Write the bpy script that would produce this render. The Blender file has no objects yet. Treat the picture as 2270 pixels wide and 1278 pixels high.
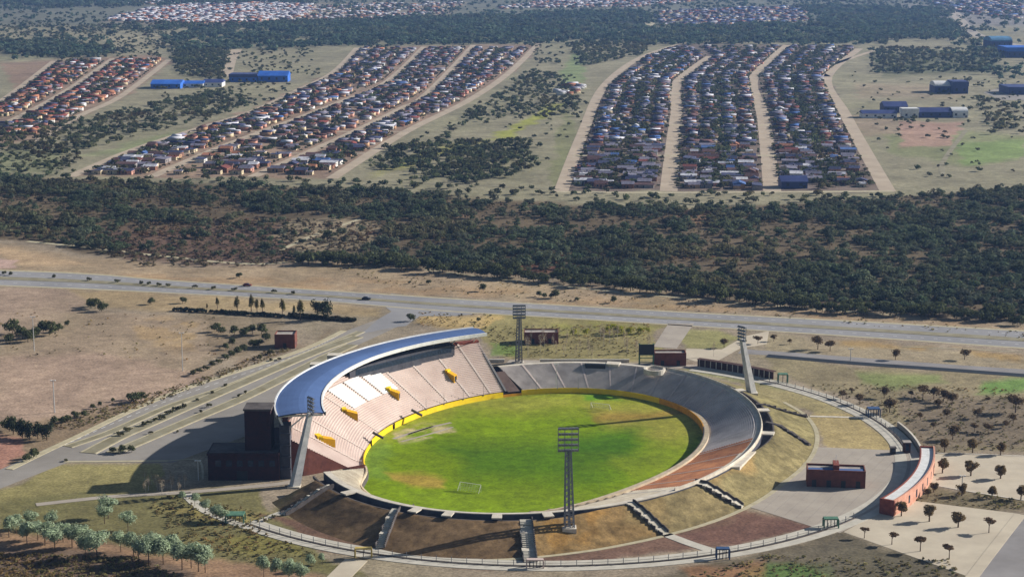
import bpy, math, random
import numpy as np
from mathutils import Vector
from mathutils.geometry import tessellate_polygon

random.seed(7)
rng = np.random.default_rng(11)
scene = bpy.context.scene
COL = scene.collection

# ------------------------------------------------------------------ camera
FPX, YH, CAMH = 4000.0, -150.0, 170.0          # focal length and horizon row in photo pixels (2270 wide)
TH = math.atan((639 - YH) / FPX)
cam_data = bpy.data.cameras.new("camera")
cam = bpy.data.objects.new("camera", cam_data)
COL.objects.link(cam)
cam.location = (0, 0, CAMH)
cam.rotation_euler = (math.pi / 2 - TH, 0, 0)
cam_data.sensor_width = 36
cam_data.lens = FPX / 2270 * 36
cam_data.clip_start = 1
cam_data.clip_end = 40000
scene.camera = cam

# ------------------------------------------------------------------ light
SUN_EL, SUN_AZ = math.radians(24.5), math.radians(71)     # azimuth clockwise from +Y
sd = Vector((math.cos(SUN_EL) * math.sin(SUN_AZ), math.cos(SUN_EL) * math.cos(SUN_AZ), math.sin(SUN_EL)))
world = bpy.data.worlds.new("World")
scene.world = world
world.use_nodes = True
wn = world.node_tree
bg = wn.nodes["Background"]
sky = wn.nodes.new("ShaderNodeTexSky")
sky.sky_type = 'NISHITA'
sky.sun_disc = False
sky.sun_elevation = SUN_EL
sky.sun_rotation = SUN_AZ
wn.links.new(sky.outputs[0], bg.inputs[0])
bg.inputs[1].default_value = 0.05
sl = bpy.data.lights.new("sun", 'SUN')
sl.energy = 5.0
sl.angle = math.radians(0.5)
sl.color = (1.0, 0.95, 0.88)
so = bpy.data.objects.new("sun", sl)
so.rotation_euler = sd.to_track_quat('Z', 'Y').to_euler()
COL.objects.link(so)
vs = scene.view_settings
vs.view_transform = 'Standard'
vs.look = 'None'
vs.exposure = 0.52
vs.gamma = 1.0

# ------------------------------------------------------------------ helpers
CT, ST = math.cos(TH), math.sin(TH)
def P(px, py, z=0.0):
    """world point at height z that shows at photo pixel (px, py)"""
    x = (px - 1135) / FPX
    y = (py - 639) / FPX
    dy = CT - y * ST
    dz = -ST - y * CT
    t = (CAMH - z) / (-dz)
    return Vector((x * t, dy * t, z))
def pix(X, Y, Z=0.0):
    dx, dy, dz = X, Y, Z - CAMH
    dep = dy * CT - dz * ST
    up = dy * ST + dz * CT
    return 1135 + FPX * dx / dep, 639 - FPX * up / dep
def lin(c):
    return tuple(((v / 255) / 12.92 if v / 255 <= 0.04045 else ((v / 255 + 0.055) / 1.055) ** 2.4) for v in c[:3])

ORD1 = "zeroth first second third fourth fifth sixth seventh eighth ninth tenth eleventh twelfth thirteenth fourteenth fifteenth sixteenth seventeenth eighteenth nineteenth".split()
TENS = {2: "twent", 3: "thirt", 4: "fort", 5: "fift", 6: "sixt", 7: "sevent", 8: "eight", 9: "ninet"}
def ordw(n):
    if n < 20: return ORD1[n]
    t, u = divmod(n, 10)
    return TENS[t] + ("ieth" if u == 0 else "y-" + ORD1[u])

def mat(name, c, rough=0.9, c2=None, scale=0.2, amt=1.0, metal=0.0, bump=0.0, coords='Object', detail=6):
    m = bpy.data.materials.new(name)
    m.use_nodes = True
    nt = m.node_tree
    b = nt.nodes["Principled BSDF"]
    b.inputs["Roughness"].default_value = rough
    b.inputs["Metallic"].default_value = metal
    try: b.inputs["Specular IOR Level"].default_value = 0.25
    except Exception: pass
    tc = nt.nodes.new("ShaderNodeTexCoord")
    nz = nt.nodes.new("ShaderNodeTexNoise")
    nz.inputs["Scale"].default_value = scale
    nz.inputs["Detail"].default_value = detail
    nz.inputs["Roughness"].default_value = 0.65
    nt.links.new(tc.outputs[coords], nz.inputs["Vector"])
    if c2 is None: c2 = tuple(v * 0.72 for v in c)
    rp = nt.nodes.new("ShaderNodeValToRGB")
    rp.color_ramp.elements[0].position = 0.35
    rp.color_ramp.elements[1].position = 0.65
    rp.color_ramp.elements[0].color = (*lin(c2), 1)
    rp.color_ramp.elements[1].color = (*lin(c), 1)
    nt.links.new(nz.outputs[0], rp.inputs[0])
    nt.links.new(rp.outputs[0], b.inputs["Base Color"])
    if bump:
        bp = nt.nodes.new("ShaderNodeBump")
        bp.inputs["Strength"].default_value = bump
        nt.links.new(nz.outputs[0], bp.inputs["Height"])
        nt.links.new(bp.outputs[0], b.inputs["Normal"])
    return m

def attr_mat(name, rough=0.95, scales=((0.02, 0.5), (0.25, 0.5), (1.6, 0.35)), trans=0.0, bump=0.0):
    """colour from the mesh's own colour attribute, broken up by noise in object space"""
    m = bpy.data.materials.new(name)
    m.use_nodes = True
    nt = m.node_tree
    b = nt.nodes["Principled BSDF"]
    b.inputs["Roughness"].default_value = rough
    try: b.inputs["Specular IOR Level"].default_value = 0.1
    except Exception: pass
    at = nt.nodes.new("ShaderNodeAttribute"); at.attribute_name = "Col"
    cur = at.outputs["Color"]
    tc = nt.nodes.new("ShaderNodeTexCoord")
    hh = None
    for s, a in scales:
        nz = nt.nodes.new("ShaderNodeTexNoise")
        nz.inputs["Scale"].default_value = s
        nz.inputs["Detail"].default_value = 5
        nz.inputs["Roughness"].default_value = 0.65
        nt.links.new(tc.outputs["Object"], nz.inputs["Vector"])
        mr = nt.nodes.new("ShaderNodeMapRange")
        mr.inputs["From Min"].default_value = 0.3
        mr.inputs["From Max"].default_value = 0.7
        mr.inputs["To Min"].default_value = 1 - a
        mr.inputs["To Max"].default_value = 1 + a
        nt.links.new(nz.outputs[0], mr.inputs["Value"])
        mx = nt.nodes.new("ShaderNodeVectorMath"); mx.operation = 'SCALE'
        nt.links.new(cur, mx.inputs[0]); nt.links.new(mr.outputs[0], mx.inputs["Scale"])
        cur = mx.outputs[0]; hh = nz.outputs[0]
    nt.links.new(cur, b.inputs["Base Color"])
    if bump and hh is not None:
        bp = nt.nodes.new("ShaderNodeBump"); bp.inputs["Strength"].default_value = bump
        nt.links.new(hh, bp.inputs["Height"]); nt.links.new(bp.outputs[0], b.inputs["Normal"])
    return m

def link(o, parent=None):
    COL.objects.link(o)
    if parent: o.parent = parent
    return o
def tag(o, label=None, cat=None, group=None, kind=None):
    if label: o["label"] = label
    if cat: o["category"] = cat
    if group: o["group"] = group
    if kind: o["kind"] = kind
    return o
def empty(name, loc, rz=0, **k):
    o = bpy.data.objects.new(name, None)
    o.empty_display_size = 0.5
    o.location = loc
    o.rotation_euler = (0, 0, rz)
    link(o)
    return tag(o, **k)

def mesh_np(name, V, F, m, parent=None, col=None, smooth=False, link_it=True):
    """V (n,3), F (k,4) or (k,3) arrays -> object"""
    V = np.ascontiguousarray(V, np.float32)
    F = np.ascontiguousarray(F, np.int32)
    me = bpy.data.meshes.new(name)
    n, k = F.shape
    me.vertices.add(len(V)); me.vertices.foreach_set("co", V.ravel())
    me.loops.add(n * k); me.loops.foreach_set("vertex_index", F.ravel())
    me.polygons.add(n)
    me.polygons.foreach_set("loop_start", np.arange(0, n * k, k, dtype=np.int32))
    me.polygons.foreach_set("loop_total", np.full(n, k, np.int32))
    if smooth: me.polygons.foreach_set("use_smooth", np.ones(n, bool))
    me.update(calc_edges=True)
    if col is not None:
        a = me.color_attributes.new("Col", 'FLOAT_COLOR', 'POINT')
        c = np.ones((len(V), 4), np.float32); c[:, :3] = col
        a.data.foreach_set("color", c.ravel())
    me.materials.append(m)
    o = bpy.data.objects.new(name, me)
    if link_it: link(o, parent)
    return o

class M:
    """collects simple shapes into one mesh"""
    def __init__(s): s.v = []; s.f = []
    def add(s, vs, fs):
        b = len(s.v); s.v += [tuple(v) for v in vs]; s.f += [tuple(b + i for i in f) for f in fs]; return s
    def box(s, x0, x1, y0, y1, z0, z1):
        return s.add([(x0,y0,z0),(x1,y0,z0),(x1,y1,z0),(x0,y1,z0),(x0,y0,z1),(x1,y0,z1),(x1,y1,z1),(x0,y1,z1)],
                     [(0,3,2,1),(4,5,6,7),(0,1,5,4),(1,2,6,5),(2,3,7,6),(3,0,4,7)])
    def bar(s, a, b, w, h=None, up=(0, 0, 1)):
        a = Vector(a); b = Vector(b); h = h or w
        d = (b - a).normalized(); u = Vector(up)
        if abs(d.dot(u)) > 0.97: u = Vector((0, 1, 0))
        r = d.cross(u).normalized() * w / 2; u2 = r.cross(d).normalized() * h / 2
        return s.add([a-r-u2,a+r-u2,a+r+u2,a-r+u2,b-r-u2,b+r-u2,b+r+u2,b-r+u2],
                     [(0,1,2,3),(4,7,6,5),(0,4,5,1),(1,5,6,2),(2,6,7,3),(3,7,4,0)])
    def cone(s, a, b, ra, rb, n=8, caps=True):
        a = Vector(a); b = Vector(b); d = (b - a).normalized()
        u = Vector((1, 0, 0)) if abs(d.x) < 0.9 else Vector((0, 1, 0))
        r = d.cross(u).normalized(); q = d.cross(r)
        vs = []
        for c, R in ((a, ra), (b, rb)):
            for i in range(n):
                t = 2 * math.pi * i / n
                vs.append(c + (r * math.cos(t) + q * math.sin(t)) * R)
        fs = [(i, (i + 1) % n, n + (i + 1) % n, n + i) for i in range(n)]
        if caps: fs += [tuple(range(n - 1, -1, -1)), tuple(range(n, 2 * n))]
        return s.add(vs, fs)
    def build(s, name, m, parent=None, smooth=False):
        me = bpy.data.meshes.new(name)
        me.from_pydata(s.v, [], s.f); me.materials.append(m)
        if smooth:
            for p in me.polygons: p.use_smooth = True
        me.update()
        return link(bpy.data.objects.new(name, me), parent)

def sheet(name, pts, z, m, kind='structure', thick=0.0):
    """flat polygon from ground points (x, y)"""
    pts = [Vector((p[0], p[1], 0)) for p in pts]
    tris = tessellate_polygon([pts])
    me = bpy.data.meshes.new(name)
    vs = [(p.x, p.y, z) for p in pts]; fs = []
    for t in tris:
        a, b, c = (pts[i] for i in t)
        fs.append(t if (b - a).cross(c - a).z > 0 else (t[0], t[2], t[1]))
    if thick:
        n = len(vs)
        vs += [(p.x, p.y, z - thick) for p in pts]
        ar = sum(pts[i].x * pts[(i + 1) % n].y - pts[(i + 1) % n].x * pts[i].y for i in range(n))
        for i in range(n):
            j = (i + 1) % n
            fs.append((i, i + n, j + n, j) if ar > 0 else (j, j + n, i + n, i))
    me.from_pydata(vs, [], fs); me.materials.append(m); me.update()
    o = link(bpy.data.objects.new(name, me))
    o["kind"] = kind
    return o
def psheet(name, pxs, z, m, **k):
    return sheet(name, [P(a, b, z) for a, b in pxs], z, m, **k)
def smooth_line(pts, per=8):
    pts = [Vector((p[0], p[1], 0)) for p in pts]
    if len(pts) < 3: per = max(per, 8)
    out = []
    for i in range(len(pts) - 1):
        p0 = pts[max(i - 1, 0)]; p1 = pts[i]; p2 = pts[i + 1]; p3 = pts[min(i + 2, len(pts) - 1)]
        for k in range(per):
            t = k / per
            out.append(0.5 * ((2 * p1) + (-p0 + p2) * t + (2 * p0 - 5 * p1 + 4 * p2 - p3) * t * t + (-p0 + 3 * p1 - 3 * p2 + p3) * t ** 3))
    out.append(pts[-1])
    return out
def ribbon(name, pts, w, z, m, kind='structure', thick=0.0, off=0.0, per=8, target=None):
    """strip of width w along ground points; w may be a (start, end) pair"""
    L = smooth_line(pts, per); n = len(L); vs = []; fs = []
    for i, p in enumerate(L):
        d = (L[min(i + 1, n - 1)] - L[max(i - 1, 0)]).normalized(); r = Vector((d.y, -d.x, 0))
        ww = w if not isinstance(w, tuple) else w[0] + (w[1] - w[0]) * i / (n - 1)
        a = p + r * (off - ww / 2); b = p + r * (off + ww / 2)
        vs += [(a.x, a.y, z), (b.x, b.y, z)]
        if thick: vs += [(a.x, a.y, z - thick), (b.x, b.y, z - thick)]
    k = 4 if thick else 2
    for i in range(n - 1):
        a = i * k; b = a + k
        fs.append((a, a + 1, b + 1, b))
        if thick: fs += [(a, b, b + 2, a + 2), (a + 1, a + 3, b + 3, b + 1)]
    if target is not None: return target.add(vs, fs)
    me = bpy.data.meshes.new(name); me.from_pydata(vs, [], fs); me.materials.append(m); me.update()
    o = link(bpy.data.objects.new(name, me))
    if kind: o["kind"] = kind
    return o
def pl(*pxs): return [P(a, b) for a, b in pxs]

# value noise for painting
_NT = rng.random((256, 256))
def vnoise(x, y):
    xi = np.floor(x).astype(int); yi = np.floor(y).astype(int)
    fx = x - xi; fy = y - yi
    fx = fx * fx * (3 - 2 * fx); fy = fy * fy * (3 - 2 * fy)
    a = _NT[xi & 255, yi & 255]; b = _NT[(xi + 1) & 255, yi & 255]
    c = _NT[xi & 255, (yi + 1) & 255]; d = _NT[(xi + 1) & 255, (yi + 1) & 255]
    return (a * (1 - fx) + b * fx) * (1 - fy) + (c * (1 - fx) + d * fx) * fy
def fbm(x, y, o=4):
    s = 0; a = 0.5
    for i in range(o):
        s = s + a * vnoise(x + 17.3 * i, y + 9.1 * i); x = x * 2.03; y = y * 2.03; a *= 0.5
    return s / (1 - 0.5 ** o)
def poly_sd(X, Y, poly):
    """signed distance (positive inside) to polygon, numpy"""
    n = len(poly); d = np.full(X.shape, 1e18); ins = np.zeros(X.shape, bool)
    for i in range(n):
        x0, y0 = poly[i]; x1, y1 = poly[(i + 1) % n]
        ex, ey = x1 - x0, y1 - y0
        t = np.clip(((X - x0) * ex + (Y - y0) * ey) / (ex * ex + ey * ey + 1e-9), 0, 1)
        d = np.minimum(d, (X - x0 - t * ex) ** 2 + (Y - y0 - t * ey) ** 2)
        c = ((y0 > Y) != (y1 > Y)) & (X < (x1 - x0) * (Y - y0) / (y1 - y0 + 1e-12) + x0)
        ins ^= c
    return np.where(ins, 1, -1) * np.sqrt(d)
def paint(X, Y, base, zones, Z=0.0):
    """ground colour at world points: soft-edged zones of soil, grass and dirt"""
    U_, V_ = pix(X, Y, Z)
    # ragged edges, in world metres
    wx = (fbm(X / 23, Y / 23) - 0.5); wy = (fbm(X / 23 + 50, Y / 23 + 50) - 0.5)
    sc = FPX / np.maximum(Y, 200)
    U2 = U_ + wx * 22 * sc * 0.8; V2 = V_ + wy * 22 * sc * 0.22
    C = np.zeros(X.shape + (3,)); C[:] = lin(base)
    for z in zones:
        poly, c, soft, amt = z[:4]
        xs = [p[0] for p in poly]; ys = [p[1] for p in poly]
        m = (U2 > min(xs) - soft * 2) & (U2 < max(xs) + soft * 2) & (V2 > min(ys) - soft * 2) & (V2 < max(ys) + soft * 2)
        if not m.any(): continue
        sdv = poly_sd(U2[m], V2[m], poly)
        a = np.clip(0.5 + sdv / soft, 0, 1) * amt
        if len(z) > 4: # patchy
            xx, yy = X[m], Y[m]
            nn = fbm(xx / z[4] + 3, yy / z[4] + 7, 3); a = a * np.clip((nn - 0.42) / 0.16, 0, 1)
        a = a[:, None]
        C[m] = C[m] * (1 - a) + np.array(lin(c)) * a
    return C

# ------------------------------------------------------------------ ground
ZONES = [
 # far plain
 ([(-200,-140),(2500,-140),(2500,60),(-200,60)], (112,116,100), 10, 0.9),
 ([(190,85),(440,66),(700,52),(800,60),(520,92),(400,100),(340,112),(240,112)], (190,170,144), 6, 0.9),
 ([(230,48),(330,18),(480,6),(700,10),(690,42),(560,52),(400,55)], (168,150,132), 6, 0.8),
 ([(620,6),(1040,6),(980,40),(700,52),(600,50)], (150,140,120), 6, 0.7),
 ([(380,75),(650,50),(1000,38),(1420,22),(1450,95),(1180,97),(750,102),(400,118)], (62,70,56), 6, 0.95),
 ([(1440,60),(2090,50),(2120,82),(1900,98),(1430,98)], (62,70,58), 6, 0.95),
 ([(1780,12),(2080,20),(2100,55),(1850,58)], (66,74,58), 6, 0.9),
 ([(2000,10),(2280,20),(2280,80),(2120,70)], (150,145,140), 8, 0.7),
 ([(0,95),(240,90),(250,125),(0,132)], (76,80,62), 6, 0.9),
 ([(380,110),(505,105),(490,178),(400,168)], (80,82,62), 6, 0.8),
 ([(-300,58),(2600,58),(2600,445),(1500,470),(900,432),(-300,396)], (146,143,114), 10, 0.85),
 # towns
 ([(-60,290),(60,235),(0,140),(340,120),(380,135),(300,200),(120,290),(0,330)], (150,128,108), 8, 0.9),
 ([(150,392),(400,296),(560,240),(740,160),(800,104),(1195,98),(1140,160),(1040,222),(900,292),(735,396)], (150,128,108), 5, 0.9),
 ([(1240,424),(1290,300),(1335,195),(1420,128),(1510,96),(1900,104),(1835,170),(1872,250),(1968,424)], (118,104,94), 5, 0.9),
 # fields between
 ([(1090,305),(1215,232),(1262,226),(1125,306)], (160,165,72), 8, 0.85),
 ([(815,390),(1000,318),(1120,300),(900,372)], (155,155,84), 10, 0.8),
 ([(1240,165),(1285,100),(1300,180),(1250,195)], (124,150,90), 8, 0.6),
 ([(1250,230),(1215,410),(1240,415),(1285,300)], (128,132,88), 10, 0.7),
 ([(180,345),(400,290),(440,290),(300,338)], (140,152,104), 12, 0.7),
 ([(0,330),(150,330),(120,385),(0,385)], (132,138,100), 12, 0.7),
 ([(1960,300),(2130,290),(2270,300),(2270,350),(2130,372),(1980,340)], (132,140,92), 10, 0.7),
 ([(2110,318),(2270,308),(2270,350),(2130,366)], (130,156,88), 8, 0.7),
 ([(1930,120),(2180,110),(2230,160),(1960,170)], (92,100,70), 10, 0.7),
 ([(1995,268),(2130,272),(2110,322),(1995,328)], (172,140,122), 6, 0.85),
 ([(1880,255),(1990,255),(1995,300),(1910,300)], (160,140,118), 6, 0.6),
 ([(1900,185),(2150,190),(2120,220),(1900,215)], (158,142,118), 10, 0.6),
 # scrub belt
 ([(-80,386),(200,400),(420,406),(700,417),(950,428),(1100,442),(1250,452),(1500,462),(1700,458),(1900,442),(2100,427),(2400,415),(2400,722),(2050,700),(1850,685),(1650,665),(1400,637),(1200,612),(900,597),(700,582),(560,577),(400,582),(250,567),(120,547),(-80,520)], (102,90,68), 8, 0.97),
 ([(230,505),(640,500),(660,575),(560,590),(300,580)], (112,88,74), 16, 0.75),
 ([(610,490),(780,478),(840,505),(800,560),(690,580),(640,560)], (158,145,116), 14, 0.8),
 ([(930,470),(1040,455),(1050,480),(950,490)], (140,112,88), 8, 0.7),
 ([(1480,465),(1560,462),(1600,500),(1500,500)], (150,118,88), 8, 0.7),
 ([(1100,570),(1250,560),(1240,610),(1120,605)], (128,88,68), 10, 0.8),
 # verge beyond the highway
 ([(-80,535),(150,560),(400,590),(700,585),(900,600),(1400,642),(1850,690),(2400,730),(2400,745),(1500,690),(850,650),(-80,600)], (164,146,116), 8, 0.9),
 ([(280,605),(900,622),(1500,670),(2270,722),(2270,735),(1400,682),(850,648),(300,625)], (170,142,104), 10, 0.55, 14),
 ([(0,548),(150,572),(200,585),(60,590),(0,560)], (196,170,132), 6, 0.7),
 ([(-60,565),(50,575),(35,597),(-60,600)], (200,172,156), 4, 0.9),
 # left of the boulevard
 ([(0,635),(130,640),(195,664),(180,692),(60,745),(-60,750),(-60,640)], (168,148,126), 10, 0.92),
 ([(130,636),(500,655),(840,680),(845,700),(480,690),(200,680)], (172,152,112), 10, 0.8),
 ([(180,690),(480,700),(520,745),(480,800),(440,835),(200,790),(0,800),(0,740),(60,745)], (160,142,116), 14, 0.8),
 ([(300,700),(420,700),(440,780),(330,770)], (178,152,108), 14, 0.6, 12),
 ([(-60,800),(180,782),(350,800),(445,838),(330,882),(140,938),(-60,945)], (170,148,126), 14, 0.92),
 ([(-20,930),(140,935),(380,870),(660,770),(740,730),(720,745),(600,800),(330,905),(150,985),(60,1040),(-20,1050)], (138,120,94), 12, 0.85),
 ([(-30,962),(50,968),(70,1005),(20,1045),(-30,1060)], (176,132,112), 10, 0.9),
 ([(440,690),(640,700),(620,760),(560,800),(480,800)], (128,114,88), 14, 0.6),
 # lower left
 ([(-30,1085),(140,1030),(365,1027),(352,1085),(-30,1120)], (150,142,92), 5, 0.95),
 ([(-30,1115),(360,1085),(600,1078),(620,1140),(700,1190),(800,1278),(-30,1278)], (120,116,74), 10, 0.95),
 ([(-30,1172),(180,1190),(330,1232),(500,1245),(640,1262),(740,1290),(200,1290),(-30,1235)], (160,130,102), 12, 0.9),
 ([(-30,1215),(230,1225),(400,1262),(420,1400),(-30,1400)], (116,100,84), 12, 0.9),
 ([(350,1110),(620,1145),(560,1165),(420,1150)], (150,138,84), 10, 0.8),
 ([(460,1200),(640,1190),(700,1230),(560,1240)], (138,132,70), 12, 0.7),
 ([(660,1110),(760,1140),(840,1215),(700,1190),(600,1160)], (118,112,70), 12, 0.7),
 # near, outside the ring
 ([(760,1285),(1150,1290),(1500,1270),(1860,1180),(2160,1276),(2160,1400),(700,1400)], (106,98,78), 6, 0.97),
 ([(1640,1258),(1850,1244),(1860,1278),(1650,1290)], (92,124,58), 10, 0.8),
 ([(1520,1262),(1660,1250),(1700,1278),(1540,1278)], (152,112,78), 10, 0.7),
 ([(1700,1230),(1900,1195),(2140,1275),(1900,1290)], (104,98,80), 10, 0.7),
 # gardens inside the ring
 ([(560,1140),(900,1200),(1480,1180),(1650,1118),(1800,1166),(1600,1214),(1300,1255),(1000,1255),(740,1215)], (116,90,74), 6, 0.95),
 ([(1520,1190),(1650,1130),(1800,1166),(1610,1212)], (110,82,70), 5, 0.8),
 ([(1000,1212),(1300,1202),(1290,1232),(1000,1238)], (140,112,82), 8, 0.6, 10),
 ([(1785,915),(1905,922),(1990,985),(1975,996),(1808,996)], (172,156,106), 5, 0.95),
 ([(1650,850),(1745,862),(1900,915),(1790,922),(1680,880)], (156,146,100), 6, 0.9),
 ([(1500,815),(1740,848),(1760,870),(1640,850),(1540,832)], (146,146,100), 6, 0.9),
 # behind the far bowl
 ([(1060,690),(1470,714),(1440,795),(1120,800),(1060,770)], (150,142,90), 8, 0.9),
 ([(1065,762),(1140,762),(1140,790),(1080,792)], (112,140,66), 6, 0.8),
 ([(1230,712),(1460,722),(1420,752),(1240,745)], (150,150,74), 8, 0.6, 8),
 ([(1500,725),(1600,730),(1640,745),(1600,775),(1500,770)], (152,150,94), 6, 0.9),
 ([(930,690),(1100,700),(1080,728),(920,722)], (184,160,104), 8, 0.8),
 # right hand park
 ([(1700,740),(2300,790),(2300,825),(1700,785)], (160,148,118), 6, 0.9),
 ([(1780,740),(2300,785),(2300,800),(1900,765)], (168,140,84), 8, 0.7, 12),
 ([(1650,790),(2300,835),(2300,1010),(2040,1002),(1985,960),(1900,885),(1770,850),(1740,830)], (142,132,100), 6, 0.95),
 ([(1900,818),(2080,828),(2100,850),(1960,862),(1900,845)], (122,140,76), 12, 0.7),
 ([(2150,848),(2300,836),(2300,866),(2160,868)], (96,138,58), 10, 0.8),
 ([(1980,868),(2300,880),(2300,995),(2080,1000),(2000,950)], (120,108,90), 14, 0.8),
 ([(2040,1066),(2110,1080),(2300,1110),(2300,1140),(2000,1112)], (122,112,84), 5, 0.95),
 # margin patches
 ([(2255,1180),(2400,1100),(2400,1400),(2240,1400)], (150,132,90), 6, 0.8),
]
ys = np.concatenate([[-400, 0, 200, 330], 420 * (5600 / 420) ** (np.arange(620) / 619), [6200, 7500, 9500, 12000]])
ks = np.concatenate([[-2.2, -1.2, -0.6, -0.42], np.linspace(-0.335, 0.335, 560), [0.42, 0.6, 1.2, 2.2]])
GX = np.maximum(ys, 330)[:, None] * ks[None, :]; GY = np.repeat(ys[:, None], len(ks), 1)
GC = paint(GX, GY, (152, 140, 118), ZONES)
gn = fbm(GX / 60 + 9, GY / 60, 4)
gy = fbm(GX / 35 + 31, GY / 90 + 77, 4)
GC *= (0.68 + 0.42 * gn)[..., None] * np.array([1.0, .965, 1.0])
wy_ = np.clip((gy - 0.5) * 3, 0, 1)[..., None] * 0.22
GC = GC * (1 - wy_) + GC * np.array([0.82, 0.95, 0.62]) * wy_
nr, nc = GX.shape
ii = (np.arange(nr - 1)[:, None] * nc + np.arange(nc - 1)[None, :]).ravel()
F = np.stack([ii, ii + 1, ii + nc + 1, ii + nc], 1)
m_ground = attr_mat("ground_soil", scales=((0.04, 0.25), (0.22, 0.26), (1.1, 0.42)), bump=0.5)
_k = 1.0147
_dx = GX / _k - 8.8; _dy = GY / _k - 589.6
_u = _dx * 0.424 + _dy * 0.906; _v = _dx * 0.906 - _dy * 0.424
_a = np.where(_u < 0, 72.2 + 14, 72.2 + 4)
GZ = np.where((_u / _a) ** 2 + (_v / 57.5) ** 2 < 1, -4.5, 0.0)      # the bowl is dug into the plain
g = mesh_np("ground", np.stack([GX, GY, GZ], -1).reshape(-1, 3), F, m_ground, col=GC.reshape(-1, 3))
g["kind"] = "structure"

# ------------------------------------------------------------------ materials
A = lambda n, c, **k: mat(n, c, **k)
m_asph = A("asphalt", (146,142,140), c2=(128,124,122), scale=0.06)
m_apron = A("parking_asphalt", (152,146,138), c2=(134,128,120), scale=0.05)
m_hwy = A("highway_asphalt", (150,148,148), c2=(132,131,132), scale=0.03)
m_median = A("median_grass", (148,142,120), c2=(124,116,90), scale=0.12)
m_kerb = A("kerb_concrete", (188,178,150), c2=(166,156,126), scale=0.3)
m_walk = A("walk_concrete", (198,192,178), c2=(176,170,156), scale=0.25)
m_plaza = A("plaza_paving", (172,162,148), c2=(156,146,134), scale=0.1)
m_court = A("court_paving", (198,186,164), c2=(180,168,148), scale=0.08)
m_dirt = A("dirt_road", (184,168,146), c2=(164,148,128), scale=0.05)
m_conc = A("concrete", (176,168,160), c2=(146,138,130), scale=0.3)
m_pale = A("pale_concrete", (214,206,190), c2=(188,178,162), scale=0.4)
m_dark = A("dark_concrete", (96,90,88), c2=(72,66,64), scale=0.3)
m_seat = A("seat_concrete", (204,186,176), c2=(190,170,160), scale=0.15)
m_seatw = A("white_seats", (250,250,246), c2=(232,232,226), scale=0.25)
m_yel = A("yellow_paint", (246,212,20), c2=(232,192,14), scale=0.3, rough=0.6)
m_och = A("ochre_and_shaded_yellow", (224,160,24), c2=(196,132,20), scale=0.4, rough=0.6)
m_brick = A("brick", (138,76,62), c2=(112,58,50), scale=0.8)
m_salmon = A("salmon_brick", (206,156,134), c2=(188,134,112), scale=0.5)
m_roofb = A("blue_roof_metal", (78,104,150), c2=(70,94,138), scale=0.12, rough=0.95)
m_white = A("white_paint", (228,228,226), c2=(204,204,200), scale=0.5, rough=0.6)
m_steel = A("galvanised_steel", (150,152,158), c2=(120,122,128), scale=0.8, rough=0.5, metal=0.3)
m_steelp = A("pale_mast_steel", (196,196,194), c2=(168,168,168), scale=0.6, rough=0.5)
m_lamp = A("lamp_glass", (150,154,160), rough=0.25, scale=2)
m_grn = A("green_paint", (96,134,112), c2=(74,110,90), scale=0.6, rough=0.6)
m_blu = A("blue_paint", (66,92,130), c2=(52,76,112), scale=0.6, rough=0.6)
m_blk = A("dark_board", (42,46,50), c2=(32,34,38), scale=0.5, rough=0.5)
m_vom = A("ochre_box_paint", (222,168,18), c2=(196,146,14), scale=0.3)
m_wingb = A("shade_dark_brick", (60,34,36), c2=(42,30,36), scale=0.8)  # brick colour darkened for the shadow over the wing
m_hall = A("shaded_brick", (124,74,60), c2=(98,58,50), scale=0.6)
m_gang = A("gangway_concrete", (208,194,184), c2=(186,170,160), scale=0.4)
m_ppy = A("faded_yellow_paint", (206,184,112), c2=(184,160,92), scale=0.4)
m_wood = A("brown_panel", (84,58,50), c2=(62,42,38), scale=0.8)
m_trunk = A("bark", (104,84,68), c2=(74,58,46), scale=2)
m_trunkp = A("pale_bark", (196,188,172), c2=(160,152,138), scale=2)
m_glass = A("window_glass", (50,62,80), rough=0.15, scale=1)
m_stain = A("terrace_concrete", (204,196,190), c2=(168,160,156), scale=0.12)
m_terra = A("terracotta_terrace", (184,124,82), c2=(136,88,62), scale=0.2)
m_cream = A("cream_terrace", (212,202,180), c2=(178,164,142), scale=0.3)
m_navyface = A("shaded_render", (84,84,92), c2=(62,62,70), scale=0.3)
m_copper = A("ramp_concrete", (110,92,84), c2=(86,70,64), scale=0.3)
m_soil = attr_mat("embankment_turf", scales=((0.05, 0.25), (0.4, 0.35), (1.8, 0.25)), bump=0.4)
m_grass = attr_mat("pitch_grass", scales=((0.03, 0.15), (0.3, 0.28), (1.4, 0.3)))
m_foliage = attr_mat("scrub_foliage", scales=((0.6, 0.35),))
nt_ = m_foliage.node_tree
pb_ = nt_.nodes["Principled BSDF"]; tb_ = nt_.nodes.new("ShaderNodeBsdfTranslucent"); mx_ = nt_.nodes.new("ShaderNodeMixShader")
mx_.inputs[0].default_value = 0.38
src_ = pb_.inputs["Base Color"].links[0].from_socket
nt_.links.new(src_, tb_.inputs["Color"]); nt_.links.new(pb_.outputs[0], mx_.inputs[1]); nt_.links.new(tb_.outputs[0], mx_.inputs[2])
nt_.links.new(mx_.outputs[0], nt_.nodes["Material Output"].inputs["Surface"])
m_net = A("goal_net", (170,176,160), rough=0.8, scale=3)

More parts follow.
